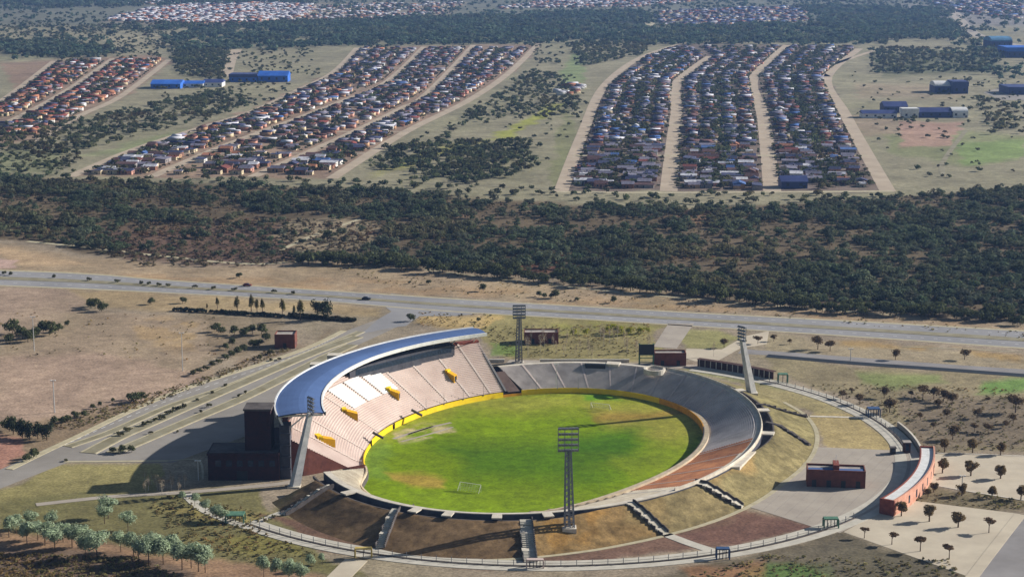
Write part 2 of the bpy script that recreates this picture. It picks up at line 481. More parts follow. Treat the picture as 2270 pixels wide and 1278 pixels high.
# ------------------------------------------------------------------ highway, boulevard, paths
# the outlines follow the carriageways; each is a sheet on the ground
hw_up = [(-60,597),(200,606),(350,620),(600,636),(850,652),(1100,668),(1500,691),(1900,712),(2340,737)]
hw_lo = [(-60,630),(200,640),(400,650),(700,665),(850,678),(1000,690),(1250,704),(1600,726),(2000,752),(2340,776)]
def between(a, b, t, n=24):
    """line between two pixel polylines, as pixels"""
    out = []
    for i in range(n + 1):
        x = -60 + (2400) * i / n
        ya = np.interp(x, [p[0] for p in a], [p[1] for p in a]); yb = np.interp(x, [p[0] for p in b], [p[1] for p in b])
        out.append((x, ya + (yb - ya) * t))
    return out
def strip_between(name, a, b, t0, t1, z, m, thick=0):
    A_ = between(a, b, t0); B_ = between(a, b, t1)
    return psheet(name, A_ + B_[::-1], z, m, thick=thick)
strip_between("highway", hw_up, hw_lo, 0.02, 0.98, 0.03, m_hwy)
strip_between("highway_median", hw_up, hw_lo, 0.40, 0.60, 0.14, m_median, thick=0.12)
strip_between("highway_shoulder", hw_up, hw_lo, -0.05, 0.03, 0.05, m_kerb)
strip_between("highway_shoulder", hw_up, hw_lo, 0.97, 1.04, 0.05, m_kerb)
mk = M()
for t in (0.2, 0.8):
    L = [P(*q) for q in between(hw_up, hw_lo, t, 160)]
    for i in range(0, 160, 2):
        a, b = L[i], L[i] + (L[i + 1] - L[i]) * 0.55
        mk.bar((a.x, a.y, 0.036), (b.x, b.y, 0.036), 0.35, 0.012)
mk.build("lane_markings", m_white)["kind"] = "structure"
psheet("junction_road", [(820,668),(868,650),(1040,672),(1100,690),(1010,700),(930,700),(900,722),(865,726),(800,740),(840,706),(868,690),(850,676)], 0.045, m_hwy)
# boulevard
psheet("boulevard", [(-60,1064),(0,1040),(150,972),(370,876),(655,780),(780,728),(850,703),(905,712),(868,730),(790,766),(720,800),(660,845),(612,900),(560,960),(450,1000),(385,1024),(150,1024),(0,1082),(-60,1104)], 0.04, m_apron)
bl = [
  ("boulevard_verge", [(20,1040),(157,974),(376,874),(657,780),(762,733)], 1.6, 0.16, m_kerb),
  ("boulevard_median", [(150,990),(250,955),(376,900),(500,858),(640,800),(720,768),(800,735)], 3.2, 0.15, m_median),
  ("boulevard_median", [(195,1004),(266,967),(319,944),(410,904),(520,856),(689,784),(792,746)], 5.0, 0.18, m_median),
  ("boulevard_median", [(250,1004),(313,978),(420,932),(532,885),(640,832),(720,792),(780,764)], 4.6, 0.22, m_median)]
for nm, px, w, z, m in bl:
    ribbon(nm, pl(*px), w, z, m, thick=0.15)
    for s in (-1, 1):
        ribbon("kerb", pl(*px), 0.7, z + 0.02, m_kerb, thick=0.17, off=s * (w / 2 + 0.2))
mk = M()
for px in ([(120,995),(376,886),(650,790),(750,744)], [(215,985),(400,910),(560,842),(740,765)]):
    L = smooth_line(pl(*px), 30)
    for i in range(0, len(L) - 1, 2):
        a, b = L[i], L[i + 1]
        mk.bar((a.x, a.y, 0.046), (b.x, b.y, 0.046), 0.25, 0.012)
mk.build("lane_markings", m_white)["kind"] = "structure"
ribbon("footpath", pl((140,1023),(260,1022),(372,1021)), 1.6, 0.10, m_kerb, thick=0.1)
ribbon("footpath", pl((372,1021),(440,1020),(450,1062)), 0.7, 0.09, m_kerb, thick=0.1)
ribbon("footpath", pl((80,1118),(250,1100),(420,1090),(600,1074),(650,1066)), 3.0, 0.10, m_plaza, thick=0.1)
ribbon("footpath", pl((410,1092),(450,1128),(520,1158),(560,1168)), 3.4, 0.10, m_walk, thick=0.1)
ribbon("footpath", pl((790,1240),(745,1285)), 6.5, 0.10, m_court, thick=0.1)
ribbon("footpath", pl((548,1163),(600,1144),(625,1135)), 2.6, 0.10, m_walk, thick=0.1)
ribbon("footpath", pl((1477,1184),(1530,1204),(1592,1224)), 3.6, 0.10, m_walk, thick=0.1)
ribbon("footpath", pl((1795,922),(1905,925)), 1.8, 0.11, m_pale, thick=0.1)
ribbon("footpath", pl((2270,780),(2100,772),(2000,768)), 0.8, 0.10, m_kerb)
# roads and paved strips beyond the bowl
psheet("paved_walkway", [(1448,768),(1482,716),(1538,717),(1500,772)], 0.05, m_plaza)
psheet("forecourt", [(1515,792),(1522,772),(1600,774),(1650,745),(1705,733),(1700,762),(1640,772),(1590,800),(1540,800)], 0.05, m_court)
psheet("forecourt", [(1120,806),(1130,797),(1300,800),(1440,806),(1560,808),(1560,818),(1300,808)], 0.06, m_plaza)
ribbon("service_road", pl((1640,778),(1760,786),(1900,797),(2100,812),(2340,828)), 8, 0.05, m_asph)
ribbon("drainage_ditch", pl((1700,788),(1900,805),(2100,819),(2340,837)), 5.5, 0.07, m_blk)
# plaza to the right
psheet("entrance_plaza", [(1660,1122),(1748,1062),(1800,1010),(1812,990),(1975,997),(2050,1003),(2045,1060),(2000,1105),(1940,1142),(1862,1180),(1800,1166)], 0.07, m_plaza)
psheet("palm_court", [(2030,1004),(2330,1012),(2330,1118),(2110,1082),(2035,1070),(2046,1040)], 0.05, m_court)
psheet("palm_court", [(1870,1178),(1940,1140),(2020,1108),(2262,1138),(2160,1260),(2150,1278)], 0.05, m_court)
psheet("side_road", [(2330,1066),(2262,1150),(2160,1290),(2240,1400),(2300,1290),(2400,1150)], 0.06, m_asph)
ribbon("side_pavement", pl((2262,1140),(2210,1206),(2150,1285),(2120,1330)), 3.4, 0.14, m_court, thick=0.12)
ribbon("side_pavement", pl((2420,1130),(2330,1210),(2280,1290)), 1.2, 0.14, m_kerb, thick=0.12)
ribbon("plaza_kerb", pl((2046,1068),(2110,1082),(2270,1108)), 0.8, 0.12, m_pale, thick=0.1)
ribbon("plaza_kerb", pl((2050,1003),(2160,1006),(2270,1010)), 0.8, 0.12, m_pale, thick=0.1)

mk = M()
for k in range(9):
    a = P(1812 + k * 27, 1000 + k * .2, .075); b = P(1668 + k * 24, 1122 + k * 6.2, .075)
    mk.bar((a.x, a.y, .078), (b.x, b.y, .078), .12, .01)
mk.build("paving_joints", m_apron)["kind"] = "structure"
# ------------------------------------------------------------------ ring walkway
RC = Vector((9.6, 592))
def ring(r, a, z=0):          # a in degrees, 0 = +x
    return Vector((RC.x + r * math.cos(math.radians(a)), RC.y + r * math.sin(math.radians(a)), z))
def ring_ang(px, py):
    p = P(px, py); return math.degrees(math.atan2(p.y - RC.y, p.x - RC.x))
def ring_strip(name, r0, r1, a0, a1, z, m, thick=0.0, kind='structure', n=None):
    n = n or max(4, int(abs(a1 - a0) / 1.5)); vs = []; fs = []
    for i in range(n + 1):
        a = a0 + (a1 - a0) * i / n
        for r in (r0, r1):
            p = ring(r, a); vs.append((p.x, p.y, z))
            if thick: vs.append((p.x, p.y, z - thick))
    k = 4 if thick else 2
    for i in range(n):
        b = i * k; c = b + k
        if thick: fs += [(b, b + 2, c + 2, c), (b, c, c + 1, b + 1), (b + 2, b + 3, c + 3, c + 2)]
        else: fs.append((b, b + 1, c + 1, c))
    if thick: fs += [(0, 1, 3, 2), (n * k, n * k + 2, n * k + 3, n * k + 1)]
    me = bpy.data.meshes.new(name); me.from_pydata(vs, [], fs); me.materials.append(m); me.update()
    o = link(bpy.data.objects.new(name, me))
    if kind: o["kind"] = kind
    return o
a_start = ring_ang(540, 1160)        # near left end
a_start -= 360 if a_start > 0 else 0
a_end = ring_ang(1535, 817)
ring_strip("ring_walkway", 118.2, 122.0, a_start, a_end, 0.12, m_walk, 0.12)
ring_strip("ring_walkway", 123.2, 126.2, a_start, a_end, 0.12, m_walk, 0.12)

# ------------------------------------------------------------------ bowl geometry
U = Vector((0.424, 0.906, 0)); Vv = Vector((0.906, -0.424, 0))
def ell(c, a, b, t, off, z=0.0):
    T = math.radians(t); u = a * math.cos(T); v = b * math.sin(T)
    n = Vector((u / a ** 2, v / b ** 2, 0)).normalized()
    p = Vector((c[0], c[1], 0)) + U * (u + n.x * off) + Vv * (v + n.y * off)
    p.z = z
    return p
def bump(t):
    t = t % 360
    if t < 60: return 0.0
    k = (t - 172) / (38 if t < 172 else 40)
    e = min(1.0, max(0.0, (222 - t) / 18)); e = e * e * (3 - 2 * e)
    return 16.0 * math.exp(-k * k) * e
SINK = 2.5          # the pitch lies below the surrounding plain
def inn(t, off=0, z=0):
    p = ell((8.8, 589.6), 72.2, 53.4, t, off + bump(t), z)
    d = SINK * min(1.0, max(0.0, 1 - off / 20))
    k = 1 + d / (CAMH - z)
    return Vector((p.x * k, p.y * k, z - d))
U = Vector((0.424, 0.906, 0)); Vv = Vector((0.906, -0.424, 0))
U2 = Vector((0.324, 0.946, 0)); V2 = Vector((0.946, -0.324, 0))
def rim(t, off=0, z=0):
    T = math.radians(t); a_, b_ = 94.6, 70.3; u = a_ * math.cos(T); v = b_ * math.sin(T)
    n = Vector((u / a_ ** 2, v / b_ ** 2, 0)).normalized()
    p = Vector((10.7, 589.2, 0)) + U2 * (u + n.x * off) + V2 * (v + n.y * off); p.z = z
    return p
def inn_n(t): return (inn(t, 1) - inn(t, 0))
T_FAR, T_NEAR = -43.0, -136.5          # ends of the covered stand
B0, B1 = -37.0, 222.0                   # bowl terrace runs from here to here
def loft(rings, closed=False):
    """rings: list of point rows of equal length -> M"""
    m_ = M(); n = len(rings[0]); vs = [p for r in rings for p in r]; fs = []
    for i in range(len(rings) - 1):
        for j in range(n - 1):
            fs.append((i * n + j, (i + 1) * n + j, (i + 1) * n + j + 1, i * n + j + 1))
    return m_.add(vs, fs)
def sweep(tlist, prof):
    """prof: function t -> list of points; lofted along t"""
    return loft([prof(t) for t in tlist])
def ts(a, b, step=2.0):
    n = max(2, int(abs(b - a) / step)); return [a + (b - a) * i / n for i in range(n + 1)]

# pitch
pr = np.linspace(0, 1, 90); pa = np.linspace(0, 2 * math.pi, 241)
R_, A_ = np.meshgrid(pr, pa, indexing='ij')
edge_ = np.array([tuple(inn(math.degrees(q), 0.1).xy) for q in pa])
PX = 8.9 + R_ * (edge_[None, :, 0] - 8.9); PY = 595.0 + R_ * (edge_[None, :, 1] - 595.0)
PZ = [
 ([(790,860),(1600,860),(1600,905),(1300,915),(1000,920),(900,960),(800,1000)], (150,150,52), 26, 0.6),
 ([(1280,905),(1420,900),(1560,925),(1555,960),(1500,985),(1420,955),(1330,945)], (160,142,70), 22, 0.55),
 ([(1290,918),(1480,912),(1500,922),(1400,934),(1300,932)], (150,100,54), 10, 0.45),
 ([(1290,876),(1350,876),(1360,890),(1300,890)], (80,140,30), 8, 0.7),
 ([(850,1042),(940,1045),(1000,1060),(990,1078),(900,1072),(850,1058)], (186,138,76), 9, 0.55),
 ([(880,955),(930,935),(1000,935),(1005,950),(950,970),(890,978)], (178,162,124), 8, 0.85, 5),
 ([(800,980),(850,960),(880,1000),(840,1060),(800,1050)], (104,134,52), 14, 0.6),
 ([(980,980),(1400,960),(1480,1010),(1300,1070),(1050,1060)], (60,100,2), 50, 0.75),
 ([(1240,960),(1400,955),(1420,990),(1260,1000)], (50,100,4), 24, 0.5),
 ([(880,1085),(1300,1085),(1300,1130),(950,1130)], (120,142,26), 16, 0.45),
 ([(1440,975),(1560,960),(1560,1010),(1480,1040)], (132,140,36), 20, 0.4),
 ([(1380,1010),(1460,1000),(1500,1040),(1400,1060)], (132,142,34), 24, 0.4),
 ([(1000,880),(1270,885),(1240,905),(980,905)], (150,150,60), 10, 0.5),
]
PC = paint(PX, PY, (112,136,4), PZ, -SINK)
PC *= (0.82 + 0.36 * fbm(PX / 7, PY / 9, 5))[..., None]
n1, n2 = PX.shape
ii = (np.arange(n1 - 1)[:, None] * n2 + np.arange(n2 - 1)[None, :]).ravel()
o = mesh_np("pitch", np.stack([PX, PY, np.full_like(PX, -SINK)], -1).reshape(-1, 3), np.stack([ii, ii + n2, ii + n2 + 1, ii + 1], 1), m_grass, col=PC.reshape(-1, 3))
o["kind"] = "structure"

def cb2(t):
    if t < 90: k = min(1, max(0, (t - 15) / 40)); return 1.5 * k * k * (3 - 2 * k)
    k = min(1, max(0, (150 - t) / 30)); return 0.4 + 1.1 * k * k * (3 - 2 * k)
# pitch wall, bright yellow paint, toned to ochre for its shade further round
pw = empty("perimeter_wall", inn(-90), label="low yellow painted wall curving round the edge of the football pitch", cat="wall")
def wallprof(t0, t1, h0, h1, w=0.35, f=inn, base=0.0, off=0.0):
    def pr_(t):
        k = (t - t0) / (t1 - t0); h = h0 + (h1 - h0) * k
        return [f(t, off, base), f(t, off, base + h), f(t, off + w, base + h), f(t, off + w, base)]
    return sweep(ts(t0, t1), pr_)
def lbuild(mm, name, m, parent, **k):
    o = mm.build(name, m, parent, **k)
    if parent is not None: o.location = -parent.location
    return o
m_coping = A("wall_coping", (206,190,164), c2=(176,158,130), scale=0.4)
for a, b, nm, mm_, lab in ((T_NEAR - 1, -112, "wall_panel", m_yel, "bright yellow panel"), (-110.5, -94, "wall_panel", m_yel, None), (-92.5, -44.5, "wall_panel", m_yel, None)):
    h = 1.9 if a > -112 else 1.3
    lbuild(wallprof(a, b, h, h), nm, mm_, pw)
lbuild(wallprof(-37.5, 20, 2.0, 2.0), "wall_panel", m_yel, pw)
o = lbuild(wallprof(20, 60, 2.0, 2.6), "wall_panel", m_och, pw)
lbuild(wallprof(60, 222, 2.6, 1.6), "wall_panel", m_dark, pw)
lbuild(sweep(ts(20, 222), lambda t: [inn(t, .34, 1.2), inn(t, .34, 1.95 + .6 * min(1, (t - 20) / 40)), inn(t, .45 + cb2(t), 1.95 + .6 * min(1, (t - 20) / 40)), inn(t, .45 + cb2(t), .2)]), "coping", m_coping, pw)
lbuild(wallprof(-44.5, -37.5, 0.9, 0.9), "gate_panel", m_och, pw)

# far and right bowl terrace: rows of steps between the wall and the rim
bowl = empty("bowl_terrace", inn(60), label="curved open concrete terrace of steps round the far and right side of the pitch", cat="terrace")
NR = 22
def cb(t):
    if t < 90: k = min(1, max(0, (t - 15) / 40)); return 1.5 * k * k * (3 - 2 * k)
    k = min(1, max(0, (150 - t) / 30)); return 0.4 + 1.1 * k * k * (3 - 2 * k)
def bowlprof(t):
    a = inn(t, 0.4 + cb(t)); b = rim(t, -0.2); out = []
    for i in range(NR):
        k0, k1 = i / NR, (i + 1) / NR
        z = 1.75 - SINK + (6.0 - 1.75 + SINK) * k1
        out += [Vector((*(a.lerp(b, k0)).xy, z)), Vector((*(a.lerp(b, k1)).xy, z))]
    return out
T1, T2 = 84.0, 122.0
lbuild(sweep(ts(B0, T1), bowlprof), "seating_steps", m_stain, bowl)
lbuild(sweep(ts(T1, T2), bowlprof), "seating_steps", m_terra, bowl)
lbuild(sweep(ts(T2, B1), bowlprof), "seating_steps", m_cream, bowl)
for t in list(range(-30, 60, 9)) + [66, 76, 86, 96, 106, 116, 126]:
    def ap(t_):
        a = inn(t_, 0.4 + cb(t_)); b = rim(t_, -0.2)
        return [Vector((*(a.lerp(b, k / 8)).xy, 1.75 - SINK + (4.25 + SINK) * k / 8 + .30)) for k in range(9)]
    lbuild(sweep([t - .3, t + .3], ap), "aisle", m_gang if t < 60 else m_stain, bowl)
# rim walk, its parapet and the outer retaining face above the moat
def mw(t):
    t = t % 360
    if t > 300 or t < 78: return 3.4
    if t < 96: k = (96 - t) / 18; return 3.4 * k * k * (3 - 2 * k)
    if t < 142: return 0.0
    k = min(1, (t - 142) / 16); return 2.9 * k * k * (3 - 2 * k)
def rw(t): return 2.0 - 1.1 * math.exp(-((t - 168) / 30) ** 2)
def rimprof(t): return [rim(t, -0.2, 6.0), rim(t, -0.2, 6.25), rim(t, rw(t), 6.25), rim(t, rw(t), 6.0)]
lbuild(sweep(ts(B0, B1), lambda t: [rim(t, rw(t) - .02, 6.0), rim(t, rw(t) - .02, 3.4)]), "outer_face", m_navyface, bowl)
lbuild(sweep(ts(B0, B1), rimprof), "rim_walk", m_pale, bowl)
def railp(t): return [rim(t, 1.5, 6.25), rim(t, 1.5, 7.1), rim(t, 1.75, 7.1), rim(t, 1.75, 6.25)]
lbuild(sweep(ts(10, 125), railp), "parapet", m_pale, bowl)
def moatp(t): return [rim(t, rw(t) - .1, 3.5), rim(t, rw(t) + mw(t), 3.5), rim(t, rw(t) + mw(t), 5.3), rim(t, rw(t) + mw(t) + .5, 5.3), rim(t, rw(t) + mw(t) + .5, 4.4)]
lbuild(sweep(ts(-30, B1), moatp), "moat", m_dark, bowl)
# end face of the terrace beside the covered stand
e = M()
a = bowlprof(B0)
e.add([Vector((p.x, p.y, -3)) for p in (a[0], a[-1])] + [a[-1], a[0]], [(0, 1, 2, 3)])
lbuild(e, "end_face", m_dark, bowl)
# dark entrance mouths and landings
def on_bowl(t, k, dz=0.0):
    a = inn(t, 0.4); b = rim(t, -0.2); p = a.lerp(b, k); p.z = 1.75 - SINK + (4.25 + SINK) * k + dz; return p
def slab_t(t0, t1, f0, f1, z0, z1, m, name, parent):
    mm = M(); n = 4; vs = []
    for i in range(n + 1):
        t = t0 + (t1 - t0) * i / n
        p, q = f0(t), f1(t)
        vs += [(p.x, p.y, z0), (q.x, q.y, z0), (q.x, q.y, z1), (p.x, p.y, z1)]
    fs = []
    for i in range(n):
        b = i * 4; c = b + 4
        for j in range(4): fs.append((b + j, b + (j + 1) % 4, c + (j + 1) % 4, c + j))
    fs += [(3, 2, 1, 0), (n * 4, n * 4 + 1, n * 4 + 2, n * 4 + 3)]
    mm.add(vs, fs)
    return lbuild(mm, name, m, parent)
slab_t(-11, -4.5, lambda t: on_bowl(t, 0.80), lambda t: on_bowl(t, 0.95), 4.2, 6.4, m_blk, "tunnel_mouth", bowl)
slab_t(-4.2, 0, lambda t: on_bowl(t, 0.90), lambda t: rim(t, 3), 5.2, 6.5, m_pale, "landing", bowl)
mo = M()
ov = P(1451, 819, 6.3)
for i in range(24):
    a0, a1 = 2 * math.pi * i / 24, 2 * math.pi * (i + 1) / 24
    for (ra, rb, z0, z1) in ((1.0, 0.80, 5.0, 6.9),):
        pts = []
        for aa in (a0, a1):
            for r in (ra, rb):
                pts.append((ov.x + 4.2 * r * math.cos(aa), ov.y + 4.6 * r * math.sin(aa)))
        (o0, i0, o1, i1) = pts
        mo.add([(*o0, z0), (*o1, z0), (*o1, z1), (*o0, z1), (*i0, z0), (*i1, z0), (*i1, z1), (*i0, z1)],
               [(0, 1, 2, 3), (3, 2, 6, 7), (5, 4, 7, 6)])
lbuild(mo, "round_landing", m_pale, bowl)
# bridges over the moat
for t in (44, 62, 80, 156, 167, 178, 186, 206):
    slab_t(t - 1.1, t + 1.1, lambda t: rim(t, .6), lambda t: rim(t, rw(t) + mw(t) + .8), 5.9, 6.28, m_pale, "moat_bridge", bowl)
# platform on the right of the rim
pp = M()
q0, q1, q2, q3 = P(1608, 1035, 6.2), P(1640, 1003, 6.2), P(1676, 999, 6.2), P(1640, 1034, 6.2)
pp.add([q0, q1, q2, q3] + [Vector((q.x, q.y, 3.4)) for q in (q0, q1, q2, q3)], [(0, 3, 2, 1), (0, 4, 7, 3), (3, 7, 6, 2), (1, 2, 6, 5), (0, 1, 5, 4)])
lbuild(pp, "landing", m_pale, bowl)
# brown sloping ramp in the gap between stand and terrace
rp = sweep(ts(-42.3, -38.0, 1.0), lambda t: [inn(t, 0.5, 1.6), inn(t, 8, 3.4), inn(t, 16.5, 5.6), inn(t, 16.6, 0)])
o = rp.build("access_ramp", m_copper); tag(o, "brown sloping ramp in the gap between covered stand and open terrace", "ramp")

# earth embankment
FT_T = [-45, 30, 45, 55, 67, 83, 98, 115, 136, 145, 156, 170, 181, 187, 196, 212, 222]
FT_D = [20, 22, 22, 22.5, 21, 18, 15, 15.5, 16, 17, 19, 22.5, 23.5, 22.5, 21, 20, 20]
def emb_tot(t): return float(np.interp(t, FT_T, FT_D))
EMB_F = [0, .05, .2, .36, .53, .70, .88, 1.0]
EMB_Z = [5.2, 5.1, 4.3, 3.35, 2.35, 1.4, 0.5, -0.05]
def bprof(t):
    tot = emb_tot(t)
    o = rw(t) + mw(t) + .5; top = 5.25 + .6 * (1 - mw(t) / 3.4)
    return [rim(t, o + (tot - o) * f, z * top / 5.25 if z > 0 else z) for f, z in zip(EMB_F, EMB_Z)]
tl = ts(-40, 219, 0.7)
rows = []
for t in tl:
    pr2 = bprof(t); fine = []
    for i in range(len(pr2) - 1):
        for k in range(4): fine.append(pr2[i].lerp(pr2[i + 1], k / 4))
    fine.append(pr2[-1]); rows.append(fine)
Vb = np.array([[tuple(p) for p in r] for r in rows])
Vb[..., 2] += (fbm(Vb[..., 0] / 3, Vb[..., 1] / 3, 4) - 0.5) * 0.35 * np.clip(Vb[..., 2] / 1.5, 0, 1)
BZ = [
 ([(560,1060),(760,1060),(1000,1130),(1160,1130),(1160,1250),(560,1250)], (118,94,68), 14, 0.9),  # brown earth, darkened for this slope's turn from the sun
 ([(1160,1130),(1400,1100),(1480,1190),(1400,1215),(1160,1250)], (154,124,80), 14, 0.85),
 ([(1300,1110),(1400,1105),(1480,1180),(1380,1180)], (142,124,84), 16, 0.8),
 ([(1220,1190),(1320,1150),(1340,1210),(1230,1225)], (176,130,62), 14, 0.5, 6),
 ([(900,1130),(1150,1140),(1150,1180),(920,1170)], (150,108,66), 14, 0.5, 7),
 ([(1400,1100),(1540,1060),(1660,1120),(1480,1190)], (142,126,88), 14, 0.8),
 ([(1540,1060),(1680,960),(1800,990),(1780,1060),(1650,1120)], (134,122,84), 14, 0.8),
 ([(1540,1070),(1640,1030),(1660,1060),(1580,1100)], (168,136,84), 14, 0.6),
 ([(1640,860),(1800,920),(1805,990),(1670,960)], (136,126,86), 14, 0.85),
 ([(560,1060),(640,1070),(720,1090),(620,1150)], (106,98,70), 10, 0.8),
]
BC = paint(Vb[..., 0], Vb[..., 1], (128,118,82), BZ)
BC *= (0.5 + 0.74 * fbm(Vb[..., 0] / 5 + 5, Vb[..., 1] / 5, 5))[..., None]
n1, n2 = Vb.shape[:2]
ii = (np.arange(n1 - 1)[:, None] * n2 + np.arange(n2 - 1)[None, :]).ravel()
o = mesh_np("embankment", Vb.reshape(-1, 3), np.stack([ii, ii + 1, ii + n2 + 1, ii + n2], 1), m_soil, col=BC.reshape(-1, 3), smooth=True)
# make sure faces look up
o["kind"] = "structure"
_ex = Vb[..., 0].ravel(); _ey = Vb[..., 1].ravel(); _ez = Vb[..., 2].ravel()
def emb_z(x, y):
    d = (_ex - x) ** 2 + (_ey - y) ** 2; i = int(d.argmin())
    return float(_ez[i]) if d[i] < 4 else 0.0
def ground_at(px, py):
    """point on the embankment or the flat ground that shows at this pixel"""
    for k in range(0, 61):
        z = 6.0 - 0.1 * k; p = P(px, py, z)
        if emb_z(p.x, p.y) >= z: return p
    return P(px, py, 0.0)
# path round the foot
ribbon("foot_path", [rim(t, emb_tot(t) + .6) for t in ts(44, 170, 5)], 1.5, 0.10, m_kerb, thick=0.1, per=3)

# ------------------------------------------------------------------ covered main stand
stand = empty("main_grandstand", inn(-90, 12), label="tall covered main grandstand with pink steps under a curved blue roof", cat="grandstand")
TA, TB = T_NEAR, T_FAR
def shift(t):       # how far behind the wall the rows start; wider towards the near end
    return 3.2 * min(1, max(0, (-108 - t) / 28))
def zs(t, D):
    return max(0.4, 1.75 + 0.58 * D - shift(t) * 1.1)
NS = 30; DS = 24.0
def standprof(t, d0=0.0, d1=DS, n=NS, dz=0.0):
    out = []
    for i in range(n):
        a = d0 + (d1 - d0) * i / n; b = d0 + (d1 - d0) * (i + 1) / n
        z = zs(t, b) + dz
        out += [inn(t, a + 0.36, z), inn(t, b + 0.36, z)]
    return out
lbuild(sweep(ts(TA, TB, 1.5), standprof), "seating_steps", m_seat, stand)
# block of white seats (two halves with a gangway)
for a, b in ((-99.5, -92.5), (-91.5, -85), (-84, -77.5)):
    lbuild(sweep(ts(a, b, 1.5), lambda t: standprof(t, 10.5, 21, 13, 0.25)), "seat_block", m_seatw, stand)
# gangway stairs between the sectors
for t in (-128, -118, -103, -75.5, -66, -57, -49):
    def gp(t_): return [inn(t_, 0.5 + DS * i / 12, zs(t_, DS * i / 12) + 0.55) for i in range(13)]
    w = 0.45 if t < -80 else 0.55
    lbuild(sweep([t - w / 2, t + w / 2], gp), "gangway", m_gang, stand)
# end faces
def endface(t, name, m):
    e = M(); n = 16
    top = [inn(t, 0.36 + (DS + 2.6) * i / n, zs(t, DS * min(1.0, i / (n - 1)))) for i in range(n + 1)]
    vs = []
    for p in top: vs += [(p.x, p.y, 0), (p.x, p.y, p.z + 0.5)]
    fs = [(2 * i, 2 * i + 2, 2 * i + 3, 2 * i + 1) for i in range(n)]
    q = inn_n(t).cross(Vector((0, 0, 1))) * (0.5 if t < -90 else -1.6)
    vs2 = [(v[0] + q.x, v[1] + q.y, v[2]) for v in vs]; m2 = len(vs)
    fs += [(m2 + 2 * i, m2 + 2 * i + 1, m2 + 2 * i + 3, m2 + 2 * i + 2) for i in range(n)]
    fs += [(2 * i + 1, 2 * i + 3, m2 + 2 * i + 3, m2 + 2 * i + 1) for i in range(n)]
    e.add(vs + vs2, fs)
    lbuild(e, name, m, stand)
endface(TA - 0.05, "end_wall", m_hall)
endface(TB + 0.05, "end_wall", m_blk)
# back wall, upper concourse and back windows
def backp(t): return [inn(t, 24.4, 12), inn(t, 24.4, 16.6), inn(t, 24.9, 16.6), inn(t, 27, 16.6), inn(t, 27, 0)]
lbuild(sweep(ts(TA, TB), backp), "back_wall", m_brick, stand)
def boxd(t): return 18.4 + 2.0 * abs((t + 68) / 16) ** 2 if t < -68 else 18.4 + 1.2 * ((t + 68) / 16)
lbuild(sweep(ts(-88, -52), lambda t: [inn(t, boxd(t), zs(t, boxd(t)) - .5), inn(t, boxd(t), 17.4), inn(t, 24.3, 17.6), inn(t, 24.3, 12)]), "upper_box", m_navyface, stand)  # dark box built over the upper rows beneath the roof
lbuild(sweep(ts(-86, -53), lambda t: [inn(t, boxd(t) - .08, 14.8), inn(t, boxd(t) - .08, 16.8)]), "window_band", m_glass, stand)
# roof
def din(t): return 13.6 + 2.6 * min(1, max(0, (t + 128) / 45))
def dout(t):
    return 28.2 - 0.8 * min(1, max(0, (t + 120) / 40))
RT0, RT1 = -138.5, -43.5
def roofp(t):
    a, b = din(t), dout(t); out = []
    for i in range(9):
        k = i / 8; out.append(inn(t, a + (b - a) * k, 20.7 + 0.9 * math.sin(math.pi * (0.15 + 0.75 * k))))
    return out
def roof_full(t):
    top = roofp(t); return top + [p - Vector((0, 0, 0.35)) for p in reversed(top)]
rf = lbuild(sweep(ts(RT0, RT1, 1.5), roof_full), "roof", m_roofb, stand) if False else None
def fas(d0, d1, z0, z1):
    return lambda t: [inn(t, d0(t), z0), inn(t, d0(t), z1), inn(t, d1(t), z1), inn(t, d1(t), z0), inn(t, d0(t), z0)]
rmm = sweep(ts(RT0, RT1, 1.5), roof_full)
rf = lbuild(rmm, "roof", m_roofb, stand)
f1 = lbuild(sweep(ts(RT0, RT1, 1.5), fas(lambda t: dout(t) + 0.02, lambda t: dout(t) + 0.5, 20.1, 21.4)), "fascia", m_white, None)
f2 = lbuild(sweep(ts(RT0, RT1, 1.5), fas(lambda t: din(t) - 0.55, lambda t: din(t) - 0.02, 20.2, 21.4)), "fascia", m_white, None)
for f_ in (f1, f2): f_.parent = rf
ribs = [RT0 + 1 + i * (RT1 - RT0 - 2) / 15 for i in range(16)]
for t in ribs:
    mm = M()
    mm.bar(inn(t, 26.2, 16.0), inn(t, dout(t) - 0.3, 20.6), 0.4, 0.7)
    mm.bar(inn(t, dout(t) - 0.3, 20.5), inn(t, din(t) + 0.3, 20.15), 0.35, 0.6)
    mm.bar(inn(t, 25.2, 16.0), inn(t, 20, 20.0), 0.3, 0.4)
    lbuild(mm, "roof_bracket", m_white, stand)
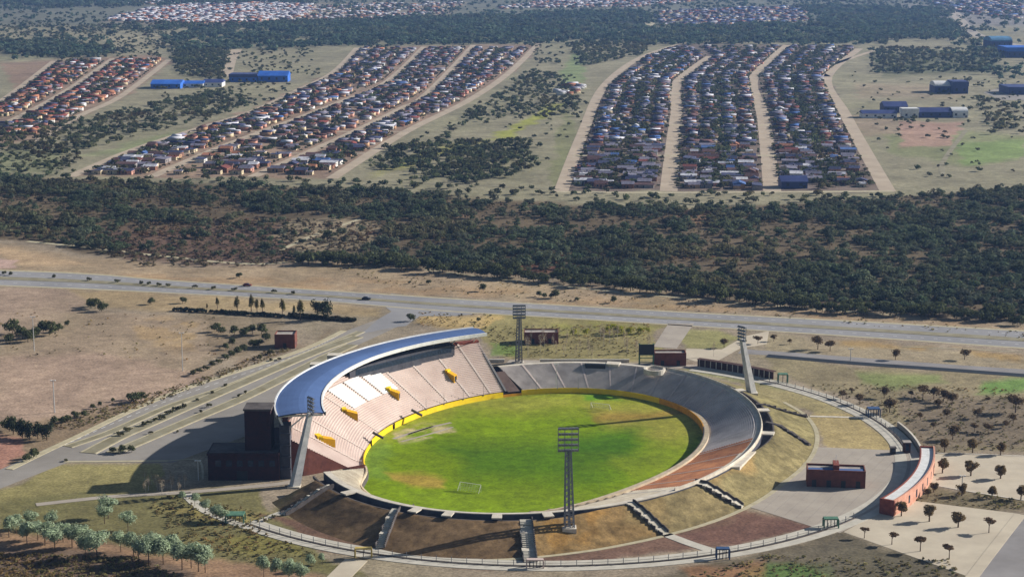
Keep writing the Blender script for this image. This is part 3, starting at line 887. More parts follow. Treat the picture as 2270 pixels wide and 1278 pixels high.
# vomitories: yellow boxes sunk into the steps
for px, py in ((720, 976), (776, 917), (872, 871), (1000, 834)):
    best = None
    for i in range(60):
        D = 4 + i * 0.25
        for t in np.arange(-134, -44, 0.5):
            q = inn(t, D, zs(t, D)); u, v = pix(*q); d = (u - px) ** 2 + (v - py) ** 2
            if best is None or d < best[0]: best = (d, t, D)
    _, t, D = best
    p = inn(t, D, zs(t, D)); n = inn_n(t); s = n.cross(Vector((0, 0, 1)))
    L, W = 2.6, 1.75
    def wedge(mm, d0, d1, s0, s1, lo0, lo1, hi0, hi1):
        vs = []
        for d_, lo_, hi_ in ((d0, lo0, hi0), (d1, lo1, hi1)):
            for q in (s0, s1):
                c = p + n * d_ + s * q; vs += [(c.x, c.y, p.z + lo_), (c.x, c.y, p.z + hi_)]
        mm.add(vs, [(0,2,3,1),(4,5,7,6),(0,1,5,4),(2,6,7,3),(1,3,7,5),(0,4,6,2)])
    mm = M()
    wedge(mm, -L, L, -W, W, -2.2, 0.6, 0.5, 2.1)
    v = lbuild(mm, "vomitory", m_vom, stand)
    mm = M(); wedge(mm, -L - .05, -L - .01, -W + .5, W - .5, -1.9, -1.9, 0.2, 0.2)
    k = lbuild(mm, "doorway", m_blk, None); k.location = (0, 0, 0); k.parent = v
    mm = M(); wedge(mm, L * .5, L * 1.15, -W, W, .5, .6, 2.3, 2.5)
    k = lbuild(mm, "canopy", m_yel, None); k.location = (0, 0, 0); k.parent = v
# player tunnels cut at the foot of the rows
for px, py in ((912, 908), (826, 958)):
    p = P(px, py, 2.2); q = P(px + 24, py + 13, 0.2); mm = M()
    mm.bar(p + Vector((0, 0, 0.1)), q + Vector((0, 0, 0.1)), 0.9, 0.7)
    lbuild(mm, "tunnel_hood", m_dark, stand)
# white boxes behind the roof
for px, py in ((704, 812), (742, 792)):
    p = P(px, py, 19.5); mm = M(); mm.box(p.x - 2.6, p.x + 2.6, p.y - 1.5, p.y + 2.5, 0, 20.6)
    lbuild(mm, "lift_shaft", m_pale, stand)
# near end: brick service block, stair tower, glazed corner
wing = empty("brick_wing", P(540, 1060), label="dark red brick wing with square tower at the shaded near end of the main stand", cat="building")
mm = M()
p0 = P(462, 1064); p1 = P(620, 1067)
mm.box(p0.x, p1.x - 0.2, p0.y, p0.y + 12, 0, 8.2); mm.box(p0.x + 12, p1.x - 0.2, p0.y + 12, p0.y + 34, 0, 7.9)
mm.box(p0.x - 0.25, p1.x - 0.1, p0.y - 0.25, p0.y + 12.2, 8.2, 8.9)
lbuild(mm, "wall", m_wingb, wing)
mm = M(); mm.box(p0.x + 0.3, p1.x - 0.6, p0.y + 0.3, p0.y + 11.4, 8.9, 9.0); lbuild(mm, "roof", m_dark, wing)
tw = P(542, 908, 22.0); tw2 = P(600, 908, 22.0)
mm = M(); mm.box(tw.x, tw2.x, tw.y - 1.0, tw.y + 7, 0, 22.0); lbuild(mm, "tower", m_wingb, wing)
mm = M(); mm.box(tw.x - 0.3, tw2.x + 0.3, tw.y - 1.3, tw.y + 7.3, 22.0, 22.6); lbuild(mm, "tower_cap", m_dark, wing)
for i in range(6):
    x = p0.x + 2.4 + i * 3.4
    mm = M(); mm.box(x, x + 1.8, p0.y - 0.06, p0.y, 4.6, 6.6); lbuild(mm, "window", m_glass, wing)
mm = M(); mm.box(p0.x + 9, p0.x + 12.4, p0.y - 0.08, p0.y, 0, 3.2); lbuild(mm, "door", m_blk, wing)
mm = M()
for k in range(4): mm.box(p1.x - 0.1, p1.x + 3.4, p0.y + 1.0, p0.y + 1.4, 3.2 + k * 3.8, 3.7 + k * 3.8)
mm.box(p1.x - 0.1, p1.x + 3.2, p0.y + 1.4, p0.y + 6, 0, 17.6)
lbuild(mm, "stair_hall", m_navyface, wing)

# ------------------------------------------------------------------ staircases down the embankment
STAIRS = [((735,1078),(628,1140),"leftmost"), ((908,1124),(842,1214),"second"), ((1156,1144),(1176,1246),"third"),
          ((1396,1116),(1476,1184),"fourth"), ((1538,1072),(1646,1124),"fifth"), ((1676,962),(1796,988),"sixth"), ((1676,905),(1790,924),"last")]
NAMES = ["concrete stairway at the left, below the leaning mast", "concrete stairway running down to the yellow gate portal",
         "wide concrete stairway down the near bank at bottom centre", "concrete stairway right of the near floodlight mast",
         "concrete stairway ending beside the grey plaza corner", "narrow dark stairway facing the brick ticket hall", "narrow dark stairway below the right floodlight mast"]
for i, ((ax, ay), (bx_, by_), _) in enumerate(STAIRS):
    a = ground_at(ax, ay); b = ground_at(bx_, by_)
    d = (b - a); d.z = 0; L = d.length; d.normalize(); r = Vector((-d.y, d.x, 0))
    if r.x < 0: r = -r                     # the side towards the sun
    W = 2.3 if i < 5 else 1.2
    if i == 2: W = 3.4
    st = empty("embankment_stairs", b, label=NAMES[i], cat="stairway", group="stairways down the embankment")
    nseg = 5
    def zat(u):
        p = a + d * min(max(u, 0), L); return max(0.1, max(emb_z(p.x + r.x * q, p.y + r.y * q) for q in (-W / 2, 0, W / 2)))
    prev = 99
    LV = []
    for k in range(nseg + 1):
        z = min(prev - 0.05, zat(L * k / nseg) + 0.35) if k else zat(0) + 0.4
        z = max(z, zat(L * k / nseg) + 0.12); LV.append(z); prev = z
    LV[-1] = min(LV[-1], 0.25) if i < 5 else LV[-1]
    fm, lm, wm_ = (m_walk, m_pale, m_dark) if i < 5 else (m_dark, m_dark, m_dark)
    def blk(mm, u0, u1, w0, w1, z0, z1):
        p0_, p1_ = a + d * u0, a + d * u1
        v = [p0_ + r * w0, p1_ + r * w0, p1_ + r * w1, p0_ + r * w1]
        mm.add([(q.x, q.y, z0) for q in v] + [(q.x, q.y, z1) for q in v], [(0,3,2,1),(4,5,6,7),(0,1,5,4),(1,2,6,5),(2,3,7,6),(3,0,4,7)])
    wall = M(); wall2 = M()
    for k in range(nseg):
        flights = M()
        s0 = L * k / nseg; s1 = L * (k + 1) / nseg; z0, z1 = LV[k], LV[k + 1]
        land = M(); blk(land, s0, s0 + (s1 - s0) * .34, -W / 2 - .3, W / 2, z0 - 1.6, z0)
        lbuild(land, "landing", lm, st)
        ns = 7; u0 = s0 + (s1 - s0) * .34
        for q in range(ns):
            ua = u0 + (s1 - u0) * q / ns; ub = u0 + (s1 - u0) * (q + 1) / ns
            zq = z0 + (z1 - z0) * (q + 1) / (ns + 1)
            zq = max(zq, zat((ua + ub) / 2) + 0.08)
            blk(flights, ua, ub, -W / 2, W / 2, zq - 2.4, zq)
            if i < 5: blk(wall, ua, ub, W / 2, W / 2 + .3, zq - 5, zq + 0.8)
        if i < 5: blk(wall, s0, u0, W / 2, W / 2 + .3, z0 - 5, z0 + 0.8)
        lbuild(flights, "flight", fm, st)
        blk(wall2, s0, s1, -W / 2 - .3, -W / 2 - .02, min(z0, z1) - 5, (z0 + z1) / 2 + .1)
    lbuild(wall2, "side_wall", wm_, st)
    if wall.v: lbuild(wall, "side_wall", wm_, st)

# ------------------------------------------------------------------ floodlight masts
MASTS = [((1262,1170),(1260,996),"floodlight mast standing on the near bank, in front of the pitch", 46, 4.2),
         ((1150,804),(1151,702),"floodlight mast rising behind the far terrace, beside the brick kiosk", 40, 4.6),
         ((1667,871),(1646,752),"leaning pale floodlight mast on the right bank outside the rim", 40, 3.4),
         ((652,1078),(687,914),"leaning pale floodlight mast in front of the main stand's shaded end", 40, 3.0)]
cx0 = Vector((9, 589))
for i, ((bx_, by_), (tx, ty), lab, _, hw) in enumerate(MASTS):
    b = ground_at(bx_, by_); H = 31.0
    inw = Vector((cx0.x - b.x, cx0.y - b.y, 0)).normalized()
    # lean inwards so that the head shows where it does in the photograph
    best = min(((pix(b.x + inw.x * l, b.y + inw.y * l, b.z + h)[0] - tx) ** 2 + (pix(b.x + inw.x * l, b.y + inw.y * l, b.z + h)[1] - ty) ** 2, l, h)
               for l in np.arange(0, 8, 0.25) for h in np.arange(17, 34, 0.25))
    _, l, h = best
    T = Vector((b.x + inw.x * l, b.y + inw.y * l, b.z + h))
    m_ = empty("floodlight_mast", b, label=lab, cat="floodlight", group="floodlight masts round the pitch")
    side = inw.cross(Vector((0, 0, 1))).normalized()
    mm = M(); B = b - Vector((0, 0, 0.6))
    # four legged lattice column that narrows upwards
    ww0, ww1 = (1.35, 0.75)
    cor = [(-1, -1), (1, -1), (1, 1), (-1, 1)]
    lo = [B + side * ww0 * s + inw * ww0 * q for s, q in cor]; hi = [T + side * ww1 * s + inw * ww1 * q for s, q in cor]
    if i in (2, 3):
        mm.add([*lo, *hi], [(0,1,5,4),(1,2,6,5),(2,3,7,6),(3,0,4,7),(4,5,6,7)])
    else:
        for a_, c_ in zip(lo, hi): mm.bar(a_, c_, 0.34)
        nb = 14
        for k in range(nb):
            f0, f1 = k / nb, (k + 1) / nb
            for j in range(4):
                j2 = (j + 1) % 4
                mm.bar(lo[j].lerp(hi[j], f0), lo[j2].lerp(hi[j2], f1), 0.16)
                mm.bar(lo[j].lerp(hi[j], f1), lo[j2].lerp(hi[j2], f1), 0.14)
        mm.bar(B + (T - B) * 0.0, T, 0.7)
    lbuild(mm, "mast", m_steelp if i in (2, 3) else m_steel, m_)
    mm = M(); mm.box(-2, 2, -2, 2, -1.2, 0.5)
    o = mm.build("base", m_pale, m_)
    rack = M(); nr_ = 5; hh = 6.4 if i == 0 else 4.9; hw = (2.9, 2.5, 1.9, 1.7)[i]
    for k in range(nr_):
        z = T.z - 0.3 + hh * k / (nr_ - 1)
        c = Vector((T.x, T.y, z))
        rack.bar(c - side * hw, c + side * hw, 0.14)
        rack.bar(c - side * hw + inw * 1.1, c + side * hw + inw * 1.1, 0.12)
    for s in (-1, -0.35, 0.35, 1):
        rack.bar(Vector((T.x, T.y, T.z - 0.6)) + side * hw * s, Vector((T.x, T.y, T.z + hh)) + side * hw * s, 0.2)
    rk = lbuild(rack, "lamp_rack", m_steel, m_)
    pm = M(); pm.box(-0.42, 0.42, -0.2, 0.2, -0.36, 0.36)
    first = None
    for k in range(nr_):
        for q in range(6):
            c = Vector((T.x, T.y, T.z - 0.3 + hh * k / (nr_ - 1))) + side * (hw * (-1 + 2 * (q + 0.5) / 6)) + inw * 0.4 - b
            if first is None: first = pm.build("lamp", m_lamp, rk); lo_ = first
            else: lo_ = first.copy(); COL.objects.link(lo_); lo_.parent = rk
            lo_.rotation_euler = (0.5, 0, math.atan2(inw.y, inw.x) - math.pi / 2)
            lo_.location = c + b
            lo_.location = c - Vector(rk.location) if False else c + b

for px, w in (([(872,972),(940,950),(1000,936)],1.6),([(890,978),(950,962),(1004,946)],1.2),([(905,962),(960,944)],1.0)):
    ribbon("runway_strip", [P(q[0], q[1], -SINK) for q in px], w, -SINK + .04, m_plaza)
# ------------------------------------------------------------------ goals
def goal(px, py, lab):
    c = P(px, py, -SINK); ax = U; sd_ = Vv
    g_ = empty("football_goal", c, label=lab, cat="goal", group="goals")
    sgn = -1 if py > 1000 else 1
    mm = M(); w = 3.66; dp = U * (1.8 * sgn)
    for s in (-1, 1):
        a = c + sd_ * w * s
        mm.bar((a.x, a.y, -SINK), (a.x, a.y, 2.5 - SINK), 0.13)
        q = a + dp; mm.bar((a.x, a.y, 2.44 - SINK), (q.x, q.y, 0.1 - SINK), 0.12)
    a, b = c - sd_ * w, c + sd_ * w
    mm.bar((a.x, a.y, 2.44 - SINK), (b.x, b.y, 2.44 - SINK), 0.13); lbuild(mm, "goal_frame", m_white, g_)
    mm = M()
    for k in range(9):
        q = a.lerp(b, k / 8); e_ = q + dp
        mm.bar((q.x, q.y, 2.4 - SINK), (e_.x, e_.y, 0.1 - SINK), 0.05)
    for k in range(1, 5):
        f = k / 5; q0, q1 = a + dp * f, b + dp * f; z = 2.4 * (1 - f) - SINK
        mm.bar((q0.x, q0.y, z), (q1.x, q1.y, z), 0.05)
    lbuild(mm, "net", m_net, g_)
goal(1043, 1087, "white goal with net at the near end of the pitch")
goal(1330, 908, "white goal at the far right end of the pitch")

# ------------------------------------------------------------------ small buildings round the stadium
def brick_box(fx0, fx1, fy, H, D, label, cat="building", mwall=None, name="brick_kiosk", rz=0.0, doors=1):
    """block whose camera-facing base runs from photo pixel (fx0, fy) to (fx1, fy)"""
    a, b = P(fx0, fy), P(fx1, fy)
    w = (b - a).length
    t = empty(name, (a + b) / 2, rz, label=label, cat=cat)
    mw = mwall or m_hall
    mm = M()
    mm.box(-w/2, w/2, 0, 0.3, 0, H); mm.box(-w/2, w/2, D - 0.3, D, 0, H)
    mm.box(-w/2, -w/2 + 0.3, 0.3, D - 0.3, 0, H); mm.box(w/2 - 0.3, w/2, 0.3, D - 0.3, 0, H)
    mm.build("wall", mw, t)
    mm = M(); mm.box(-w/2 + 0.3, w/2 - 0.3, 0.3, D - 0.3, H - 0.9, H - 0.55); mm.build("roof", m_conc, t)
    for i in range(doors):
        x = -w/2 + w * (i + 0.5) / doors
        mm = M(); mm.box(x - 0.7, x + 0.7, -0.05, 0.0, 0, 2.3); mm.build("door", m_blk, t)
    mm = M(); mm.box(w/2, w/2 + 0.05, D * 0.3, D * 0.6, 0.9, 2.2); mm.build("window", m_glass, t)
    return t
brick_box(1162, 1238, 762, 5.0, 7.5, "small brick kiosk behind the far floodlight mast, its right end sunlit", doors=2)
brick_box(1451, 1521, 811, 5.4, 6, "dark red brick block right of the black scoreboard", doors=2)
brick_box(609, 654, 772, 6.0, 8, "small brick kiosk beside the boulevard, left of the blue roof")
th = brick_box(1789, 1917, 1080, 5.6, 7.0, "long brick ticket hall standing on the grey plaza", name="ticket_hall", doors=4, mwall=m_hall)
th.rotation_euler = (0, 0, math.radians(-7))
mm = M(); mm.box(-0.9, 0.9, 1.0, 6.6, 4.8, 7.0); mm.build("central_tower", m_brick, th)
mm = M(); mm.box(-8.6, 8.6, 0.32, 3.2, 5.12, 5.35); mm.build("skylight", m_roofb, th)
mm = M(); mm.cone((0, 4, 7.0), (0, 4, 9.8), 0.08, 0.05); mm.build("flagpole", m_white, th)

# curved salmon building along the ring
ca0, ca1 = ring_ang(1941, 1130) - 1.0, ring_ang(2034, 1018)
cb = empty("curved_building", ring(128, (ca0 + ca1) / 2), label="curved salmon brick building with white roof at the plaza entrance", cat="building")
def cwall(r0, r1, a0, a1, z0, z1, name, m, par):
    o = ring_strip(name, r0, r1, a0, a1, z1, m, z1 - z0, kind=None, n=26)
    o.parent = par; o.location = -par.location; return o
cwall(130.2, 130.7, ca0, ca1, 0, 5.0, "outer_wall", m_salmon, cb)
cwall(126.0, 126.4, ca0, ca1, 0, 4.6, "inner_wall", m_brick, cb)
cwall(126.4, 130.2, ca0, ca1, 4.0, 4.35, "roof", m_white, cb)
for a0 in (ca0, ca1 - 0.3):
    cwall(126.0, 130.7, a0 - 0.02, a0 + 0.32, 0, 4.8, "end_wall", m_brick, cb)
for i in range(9):
    a = ca0 + (ca1 - ca0) * (i + 0.6) / 9.4
    cwall(130.7, 130.76, a, a + 0.5, 1.2, 3.6, "window", m_glass, cb)
# lower curved wall continuing past the kiosk
ca2 = ring_ang(1985, 945)
cw = empty("curved_garden_wall", ring(127.2, (ca1 + ca2) / 2), label="low pinkish curved wall beyond the salmon building", cat="wall")
cwall(127.0, 127.5, ca1 + 1.2, ca2, 0, 1.7, "wall_face", m_plaza, cw)
cwall(126.9, 127.6, ca1 + 1.2, ca2, 1.7, 1.85, "coping", m_pale, cw)

def little_box(px, py, w, d, h, name, label, cat, m, m2, group=None):
    p = P(px, py); t = empty(name, p, label=label, cat=cat, group=group)
    mm = M(); mm.box(-w/2, w/2, 0, d, 0, h); mm.build("body", m, t)
    mm = M(); mm.box(-w/2 - .25, w/2 + .25, -0.25, d + .25, h, h + 0.22); mm.build("roof", m2, t)
    mm = M(); mm.box(-w/4, w/4, -0.05, 0, 0.9, h - 0.4); mm.build("window", m_glass, t)
    return t
little_box(1980, 1007, 1.7, 1.7, 2.2, "ticket_booth", "small dark booth on the plaza's far edge", "booth", m_blk, m_dark)
little_box(2011, 1004, 2.2, 2.4, 3.6, "ticket_booth", "dark purplish booth against the ring wall beside the plaza", "booth", m_wood, m_conc)

# coloured gate portals on the ring walkway
def portal(px, py, w, h, d, m, label, bars=3, ang=None):
    p = P(px, py); t = empty("gate_portal", p, ang or 0, label=label, cat="gate", group="coloured gate portals")
    mm = M()
    mm.box(-w/2, w/2, 0, d, h - 0.35, h); mm.build("canopy", m, t)
    for s in (-1, 1):
        for y in (0.0, d - 0.35):
            mm = M(); mm.box(s * w/2 - 0.18, s * w/2 + 0.18, y, y + 0.35, 0, h - 0.35); mm.build("post", m, t)
    for i in range(bars):
        x = -w/2 + w * (i + 1) / (bars + 1)
        mm = M(); mm.box(x - 0.1, x + 0.1, d * .4, d * .4 + 0.15, 0, h - 0.35); mm.build("turnstile_bar", m_blk, t)
    return t
portal(1843, 1171, 4.2, 3.0, 2.4, m_grn, "green gate portal on the walkway beside the grey plaza")
portal(1603, 1240, 3.6, 3.2, 2.0, m_blu, "blue gate portal at the near right of the ring walkway")
portal(805, 1236, 4.6, 2.8, 1.6, m_ppy, "yellow gate portal at the foot of the second stairway", bars=1)
portal(1186, 1260, 4.6, 2.6, 1.6, m_seat, "pinkish gate portal at bottom centre of the ring walkway", bars=4)
portal(1938, 926, 4.2, 3.4, 3.4, m_blu, "blue gate portal on the right hand curve of the ring walkway")
portal(1736, 849, 3.6, 3.6, 2.4, m_grn, "green gate portal at the end of the brown pergola", bars=1)
portal(520, 1160, 5.2, 2.6, 4.0, m_grn, "green gate portal at the left end of the ring walkway")

# brown pergola on the ring
pa0, pa1 = ring_ang(1557, 806), ring_ang(1722, 838)
pg = empty("pergola", ring(128, (pa0 + pa1) / 2), label="long dark brown pergola wall with pale posts beyond the terrace", cat="pergola")
cwall(127.0, 127.3, pa0, pa1, 0, 2.9, "back_panel", m_wood, pg)
cwall(126.2, 129.0, pa0, pa1, 2.9, 3.1, "roof", m_wood, pg)
for i in range(14):
    a = pa0 + (pa1 - pa0) * (i + 0.5) / 14
    p = ring(126.1, a) - pg.location; mm = M(); mm.box(p.x - .14, p.x + .14, p.y - .14, p.y + .14, 0, 2.95); mm.build("post", m_pale, pg)
# white low wall behind the far terrace
for (x0, x1, y, lab) in ((1197, 1395, 803, "long low white wall behind the far terrace"), (1052, 1118, 803, "short low pale wall beside the stand's far end")):
    a, b = P(x0, y), P(x1, y); t = empty("boundary_wall", (a + b) / 2, label=lab, cat="wall"); L = (b - a).length / 2
    mm = M(); mm.box(-L, L, 0, 0.3, 0, 1.2); mm.build("wall_face", m_pale, t)
    mm = M(); mm.box(-L - .1, L + .1, -0.1, 0.4, 1.2, 1.32); mm.build("coping", m_white, t)

# scoreboard
s0, s1 = P(1417, 812), P(1448, 812)
sb = empty("scoreboard", (s0 + s1) / 2, label="black scoreboard on two green legs behind the far terrace", cat="scoreboard")
w = (s1 - s0).length / 2
for s in (-1, 1):
    mm = M(); mm.box(s * w - 0.3, s * w + 0.3, -0.3, 0.3, 0, 9.4); mm.build("leg", m_grn, sb)
mm = M(); mm.box(-w + 0.32, w - 0.32, -0.1, 0.1, 1.6, 1.9); mm.box(-w + 0.32, w - 0.32, -0.1, 0.1, 3.4, 3.7); mm.build("crossbar", m_grn, sb)
mm = M(); mm.box(-w - 0.3, w + 0.3, -0.85, -0.32, 5.0, 9.2); mm.build("board", m_blk, sb)
mm = M()
mm.box(-w - 0.4, w + 0.4, -0.9, -0.86, 9.2, 9.36); mm.box(-w - 0.4, w + 0.4, -0.9, -0.86, 4.85, 5.0)
mm.build("board_frame", m_grn, sb)

# perimeter fence between the two pavement rings
fa0, fa1 = a_start + 1, ring_ang(1700, 838)
if fa1 < fa0: fa1 += 360
ft = empty("perimeter_fence", ring(122.6, -90), label="thin dark railing with posts between the two walkway rings", cat="fence")
cwall(122.55, 122.6, fa0, ca0 - 4, 0.95, 1.02, "rail", m_blk, ft); cwall(122.55, 122.6, fa0, ca0 - 4, 0.35, 0.42, "rail", m_blk, ft)
cwall(122.55, 122.6, ca1 + 3, fa1, 0.95, 1.05, "rail", m_blk, ft)
cwall(122.35, 122.85, fa0, ca0 - 4, 0, 0.2, "footing", m_dark, ft); cwall(122.35, 122.85, ca1 + 3, fa1, 0, 0.25, "footing", m_dark, ft)
mm = M(); mm.box(-.09, .09, -.09, .09, 0, 1.9); base = None
n = 90
for i in range(n):
    a = fa0 + (fa1 - fa0) * i / (n - 1)
    if ca0 - 4 < a < ca1 + 3: continue
    p = ring(122.6, a)
    if base is None: base = mm.build("post", m_steel, ft); o = base
    else: o = base.copy(); COL.objects.link(o); o.parent = ft
    o.location = p - ft.location

# lamp posts
def lamppost(px, py, H, label, thin=0.12, m=None, arm=1.0):
    b = ground_at(px, py); t = empty("lamp_post", b, label=label, cat="lamp post", group="slender lamp posts")
    mm = M(); mm.cone((0, 0, 0), (0, 0, H), thin * 1.5, thin, 6); mm.build("pole", m or m_steelp, t)
    mm = M(); mm.box(-arm, arm, -0.12, 0.12, H, H + 0.16); mm.box(-arm, -arm + .5, -.25, .25, H - .05, H + .22); mm.box(arm - .5, arm, -.25, .25, H - .05, H + .22)
    mm.build("lamp_head", m_white, t)
for px, py, ty, lab in ((121, 914, 840, "tall pale lamp post on the pink dirt field at the left"), (405, 822, 735, "lamp post beside the tan dirt field, left of the boulevard"),
                        (76, 778, 700, "thin lamp post among shrubs between the two dirt fields"), (2132, 1090, 1052, "lamp post standing among the plaza's round trees"),
                        (1233, 858, 805, "thin lamp post in front of the far terrace"), (440, 1064, 1018, "thin lamp post in the main stand's shadow"),
                        (1885, 800, 772, "short lamp post beside the service road at the right")):
    b = ground_at(px, py); s = FPX / b.y
    lamppost(px, py, (py - ty) / s / CT, lab, 0.16 if px == 121 else 0.12)
# thin posts on the pitch wall
k = 0
for t in (-32, -24, -16, -52, -60, -68, -76):
    k += 1
    p = inn(t, 0.15); e_ = empty("flag_pole", p, label=f"thin bare pole on the yellow pitch wall, {ordw(k)} of seven", cat="pole", group="poles on the pitch wall")
    mm = M(); mm.cone((0, 0, 1.8), (0, 0, 6.2), 0.09, 0.05, 6); mm.build("pole", m_steel, e_)
    mm = M(); mm.box(-.2, .2, -.2, .2, 1.75, 2.0); mm.build("base", m_steel, e_)

# cars
def car(px, py, ang, m, label):
    t = empty("parked_car", P(px, py, 0.05), ang, label=label, cat="car")
    mm = M(); b = [(-2.1, .35), (-2.1, .85), (-1.9, .95), (-1.1, 1.0), (1.25, .95), (2.1, .8), (2.15, .35)]
    def prof(mm, pts, w0, w1=None):
        w1 = w1 or w0; n = len(pts)
        mm.add([(x, -w0, z) for x, z in pts] + [(x, w0, z) for x, z in pts], [tuple(range(n)), tuple(range(2 * n - 1, n - 1, -1))] + [(i, i + n, (i + 1) % n + n, (i + 1) % n) for i in range(n)])
    prof(mm, b, .86); bd = mm.build("body", m, t)
    mm = M(); prof(mm, [(-1.75, .98), (-1.3, 1.42), (.35, 1.45), (1.05, .97)], .74); mm.build("cabin_glass", m_glass, bd)
    mm = M(); mm.box(-1.25, .3, -.72, .72, 1.46, 1.5); mm.build("roof_panel", m, bd)
    for x in (-1.35, 1.35):
        for y in (-.8, .8):
            mm = M(); mm.cone((x, y - .1, .33), (x, y + .1, .33), .33, .33, 12); w_ = mm.build("wheel", m_blk, t)
            mm = M(); mm.cone((x, y - .12, .33), (x, y + .12, .33), .18, .18, 8); mm.build("rim", m_steel, w_)
m_red = A("dark_red_paint", (122, 34, 30), scale=1, rough=0.4)
m_drk = A("dark_car_paint", (44, 48, 58), scale=1, rough=0.4)
car(548, 634, -0.05, m_red, "dark red car driving along the far left highway")
car(812, 664, -0.05, m_drk, "dark car driving on the highway left of the junction")

# blue school sheds and other large far buildings
m_blue2 = A("bright_blue_sheet", (58, 116, 208), c2=(44, 92, 176), scale=0.1, rough=0.6)
m_navy = A("navy_sheet", (66, 78, 128), c2=(48, 58, 104), scale=0.1, rough=0.6)
m_teal = A("teal_sheet", (96, 150, 190), scale=0.1, rough=0.6)
def far_hall(x0, x1, y, H, D, mr, mw, label, roof='gable', name="long_shed", cat="building"):
    a, b = P(x0, y), P(x1, y); w = (b - a).length
    t = empty(name, (a + b) / 2, label=label, cat=cat)
    mm = M(); mm.box(-w/2, w/2, 0, D, 0, H * .6); mm.build("wall", mw, t)
    mm = M()
    if roof == 'gable':
        v = [(-w/2-.5, -.6, H*.6), (w/2+.5, -.6, H*.6), (w/2+.5, D+.6, H*.6), (-w/2-.5, D+.6, H*.6), (-w/2-.5, D/2, H), (w/2+.5, D/2, H)]
        mm.add(v, [(0,1,5,4),(2,3,4,5),(1,2,5),(3,0,4),(3,2,1,0)])
    elif roof == 'dome':
        n = 10; v = []
        for i in range(n + 1):
            a_ = math.pi * i / n
            v += [(-w/2, D/2 - D/2 * math.cos(a_) , H*.6 + H*.4 * math.sin(a_)), (w/2, D/2 - D/2 * math.cos(a_), H*.6 + H*.4 * math.sin(a_))]
        mm.add(v, [(2*i, 2*i+1, 2*i+3, 2*i+2) for i in range(n)] + [tuple(range(0, 2*n+2, 2)), tuple(range(2*n+1, 0, -2))])
    else: mm.box(-w/2 - .4, w/2 + .4, -.4, D + .4, H * .6, H)
    mm.build("roof", mr, t)
    nwin = max(2, int(w / 7))
    for i in range(nwin):
        x = -w/2 + w * (i + .5) / nwin
        m2 = M(); m2.box(x - 1, x + 1, -.06, 0, H*.22, H*.45); m2.build("window", m_glass, t)
    m2 = M(); m2.box(w/2 - 2.6, w/2 - 1.2, -.08, 0, 0, 2.1); m2.build("door", m_blk, t)
hw_ = m_white
far_hall(334, 400, 197, 9, 30, m_blue2, m_blue2, "bright blue shed at the left end of the school")
far_hall(402, 450, 194, 7, 20, m_blue2, hw_, "low blue-roofed white building in the middle of the school")
far_hall(450, 492, 193, 8, 24, m_navy, hw_, "white walled hall with purplish roof at the school's right end")
far_hall(508, 570, 182, 9, 26, m_navy, m_blue2, "long violet-blue shed behind the school", "flat")
far_hall(572, 638, 182, 12, 26, m_blue2, m_blue2, "tall blue shed with sunlit white right end")
far_hall(1912, 1988, 262, 7, 16, m_navy, hw_, "low navy-roofed building at the left of the right-hand complex")
far_hall(1960, 2012, 250, 10, 22, m_navy, m_navy, "dark navy hall behind the low buildings of the complex")
far_hall(2000, 2036, 262, 9, 12, hw_, hw_, "small white block in the middle of the right-hand complex", "flat")
far_hall(2036, 2112, 261, 9, 16, m_navy, m_navy, "long navy building in the right-hand complex")
far_hall(2110, 2146, 261, 9, 20, hw_, hw_, "pale dome-roofed hall at the right of the complex", "dome")
far_hall(2072, 2112, 206, 12, 26, hw_, m_navy, "white-roofed gymnasium beyond the complex", "dome")
far_hall(2112, 2146, 208, 13, 26, m_navy, m_navy, "dark blue hall beside the white gymnasium", "flat")
far_hall(2198, 2244, 106, 16, 50, m_teal, m_navy, "pale teal dome-roofed hall near the far right edge", "dome")
far_hall(2232, 2300, 128, 14, 50, m_blue2, m_navy, "long blue shed cut by the right edge", "flat")
far_hall(2236, 2300, 210, 8, 40, m_navy, m_navy, "low dark blue roof beside the far right road", "flat")
far_hall(1732, 1790, 418, 8, 15, m_navy, m_navy, "large house with steep navy roof in the right town's front row", "gable", name="large_house", cat="house")
psheet("far_road", [(2180,205),(2240,188),(2330,182),(2330,222),(2220,222)], 0.08, m_apron)

# ------------------------------------------------------------------ town streets
def street(px, w, name="street", m=None, z=0.10): return ribbon(name, pl(*px), w, z, m or m_dirt, per=6)
LT = [[(155,392),(280,338),(400,297),(560,247),(650,205),(740,160),(792,106)],
      [(335,392),(500,322),(640,270),(760,224),(860,180),(940,104)],
      [(560,392),(690,335),(800,285),(890,240),(950,205),(1050,100)],
      [(735,396),(900,292),(1040,222),(1130,160),(1195,96)]]
RT = [[(1243,426),(1290,300),(1340,190),(1420,128),(1520,94)],
      [(1482,424),(1492,320),(1500,250),(1503,180),(1575,125)],
      [(1712,424),(1700,320),(1690,250),(1672,170),(1745,100)],
      [(1968,424),(1915,330),(1872,250),(1835,170),(1905,108)]]
FT = [[(-150,300),(-20,235),(30,205),(120,135)],
      [(-60,302),(60,250),(165,190),(250,130)],
      [(60,325),(180,255),(270,212),(375,132)]]
for s in LT: street(s, 9)
for s in RT[:1]: street(s, 10)
for s in RT[1:3]: street(s, 12)
street(RT[3], 11)
for s in FT: street(s, 8)
street([(1235,426),(1500,427),(1980,424)], 7, m=m_kerb, z=0.12)
street([(150,396),(450,400),(740,400),(1000,408),(1240,420)], 4, z=0.12, m=m_median)
for y in (345, 278, 208, 160):
    xa = np.interp(y, [p[1] for p in RT[0]][::-1], [p[0] for p in RT[0]][::-1]); xb = np.interp(y, [p[1] for p in RT[3]][::-1], [p[0] for p in RT[3]][::-1])
    street([(xa, y), (xb, y)], 6, m=m_kerb, z=0.12)
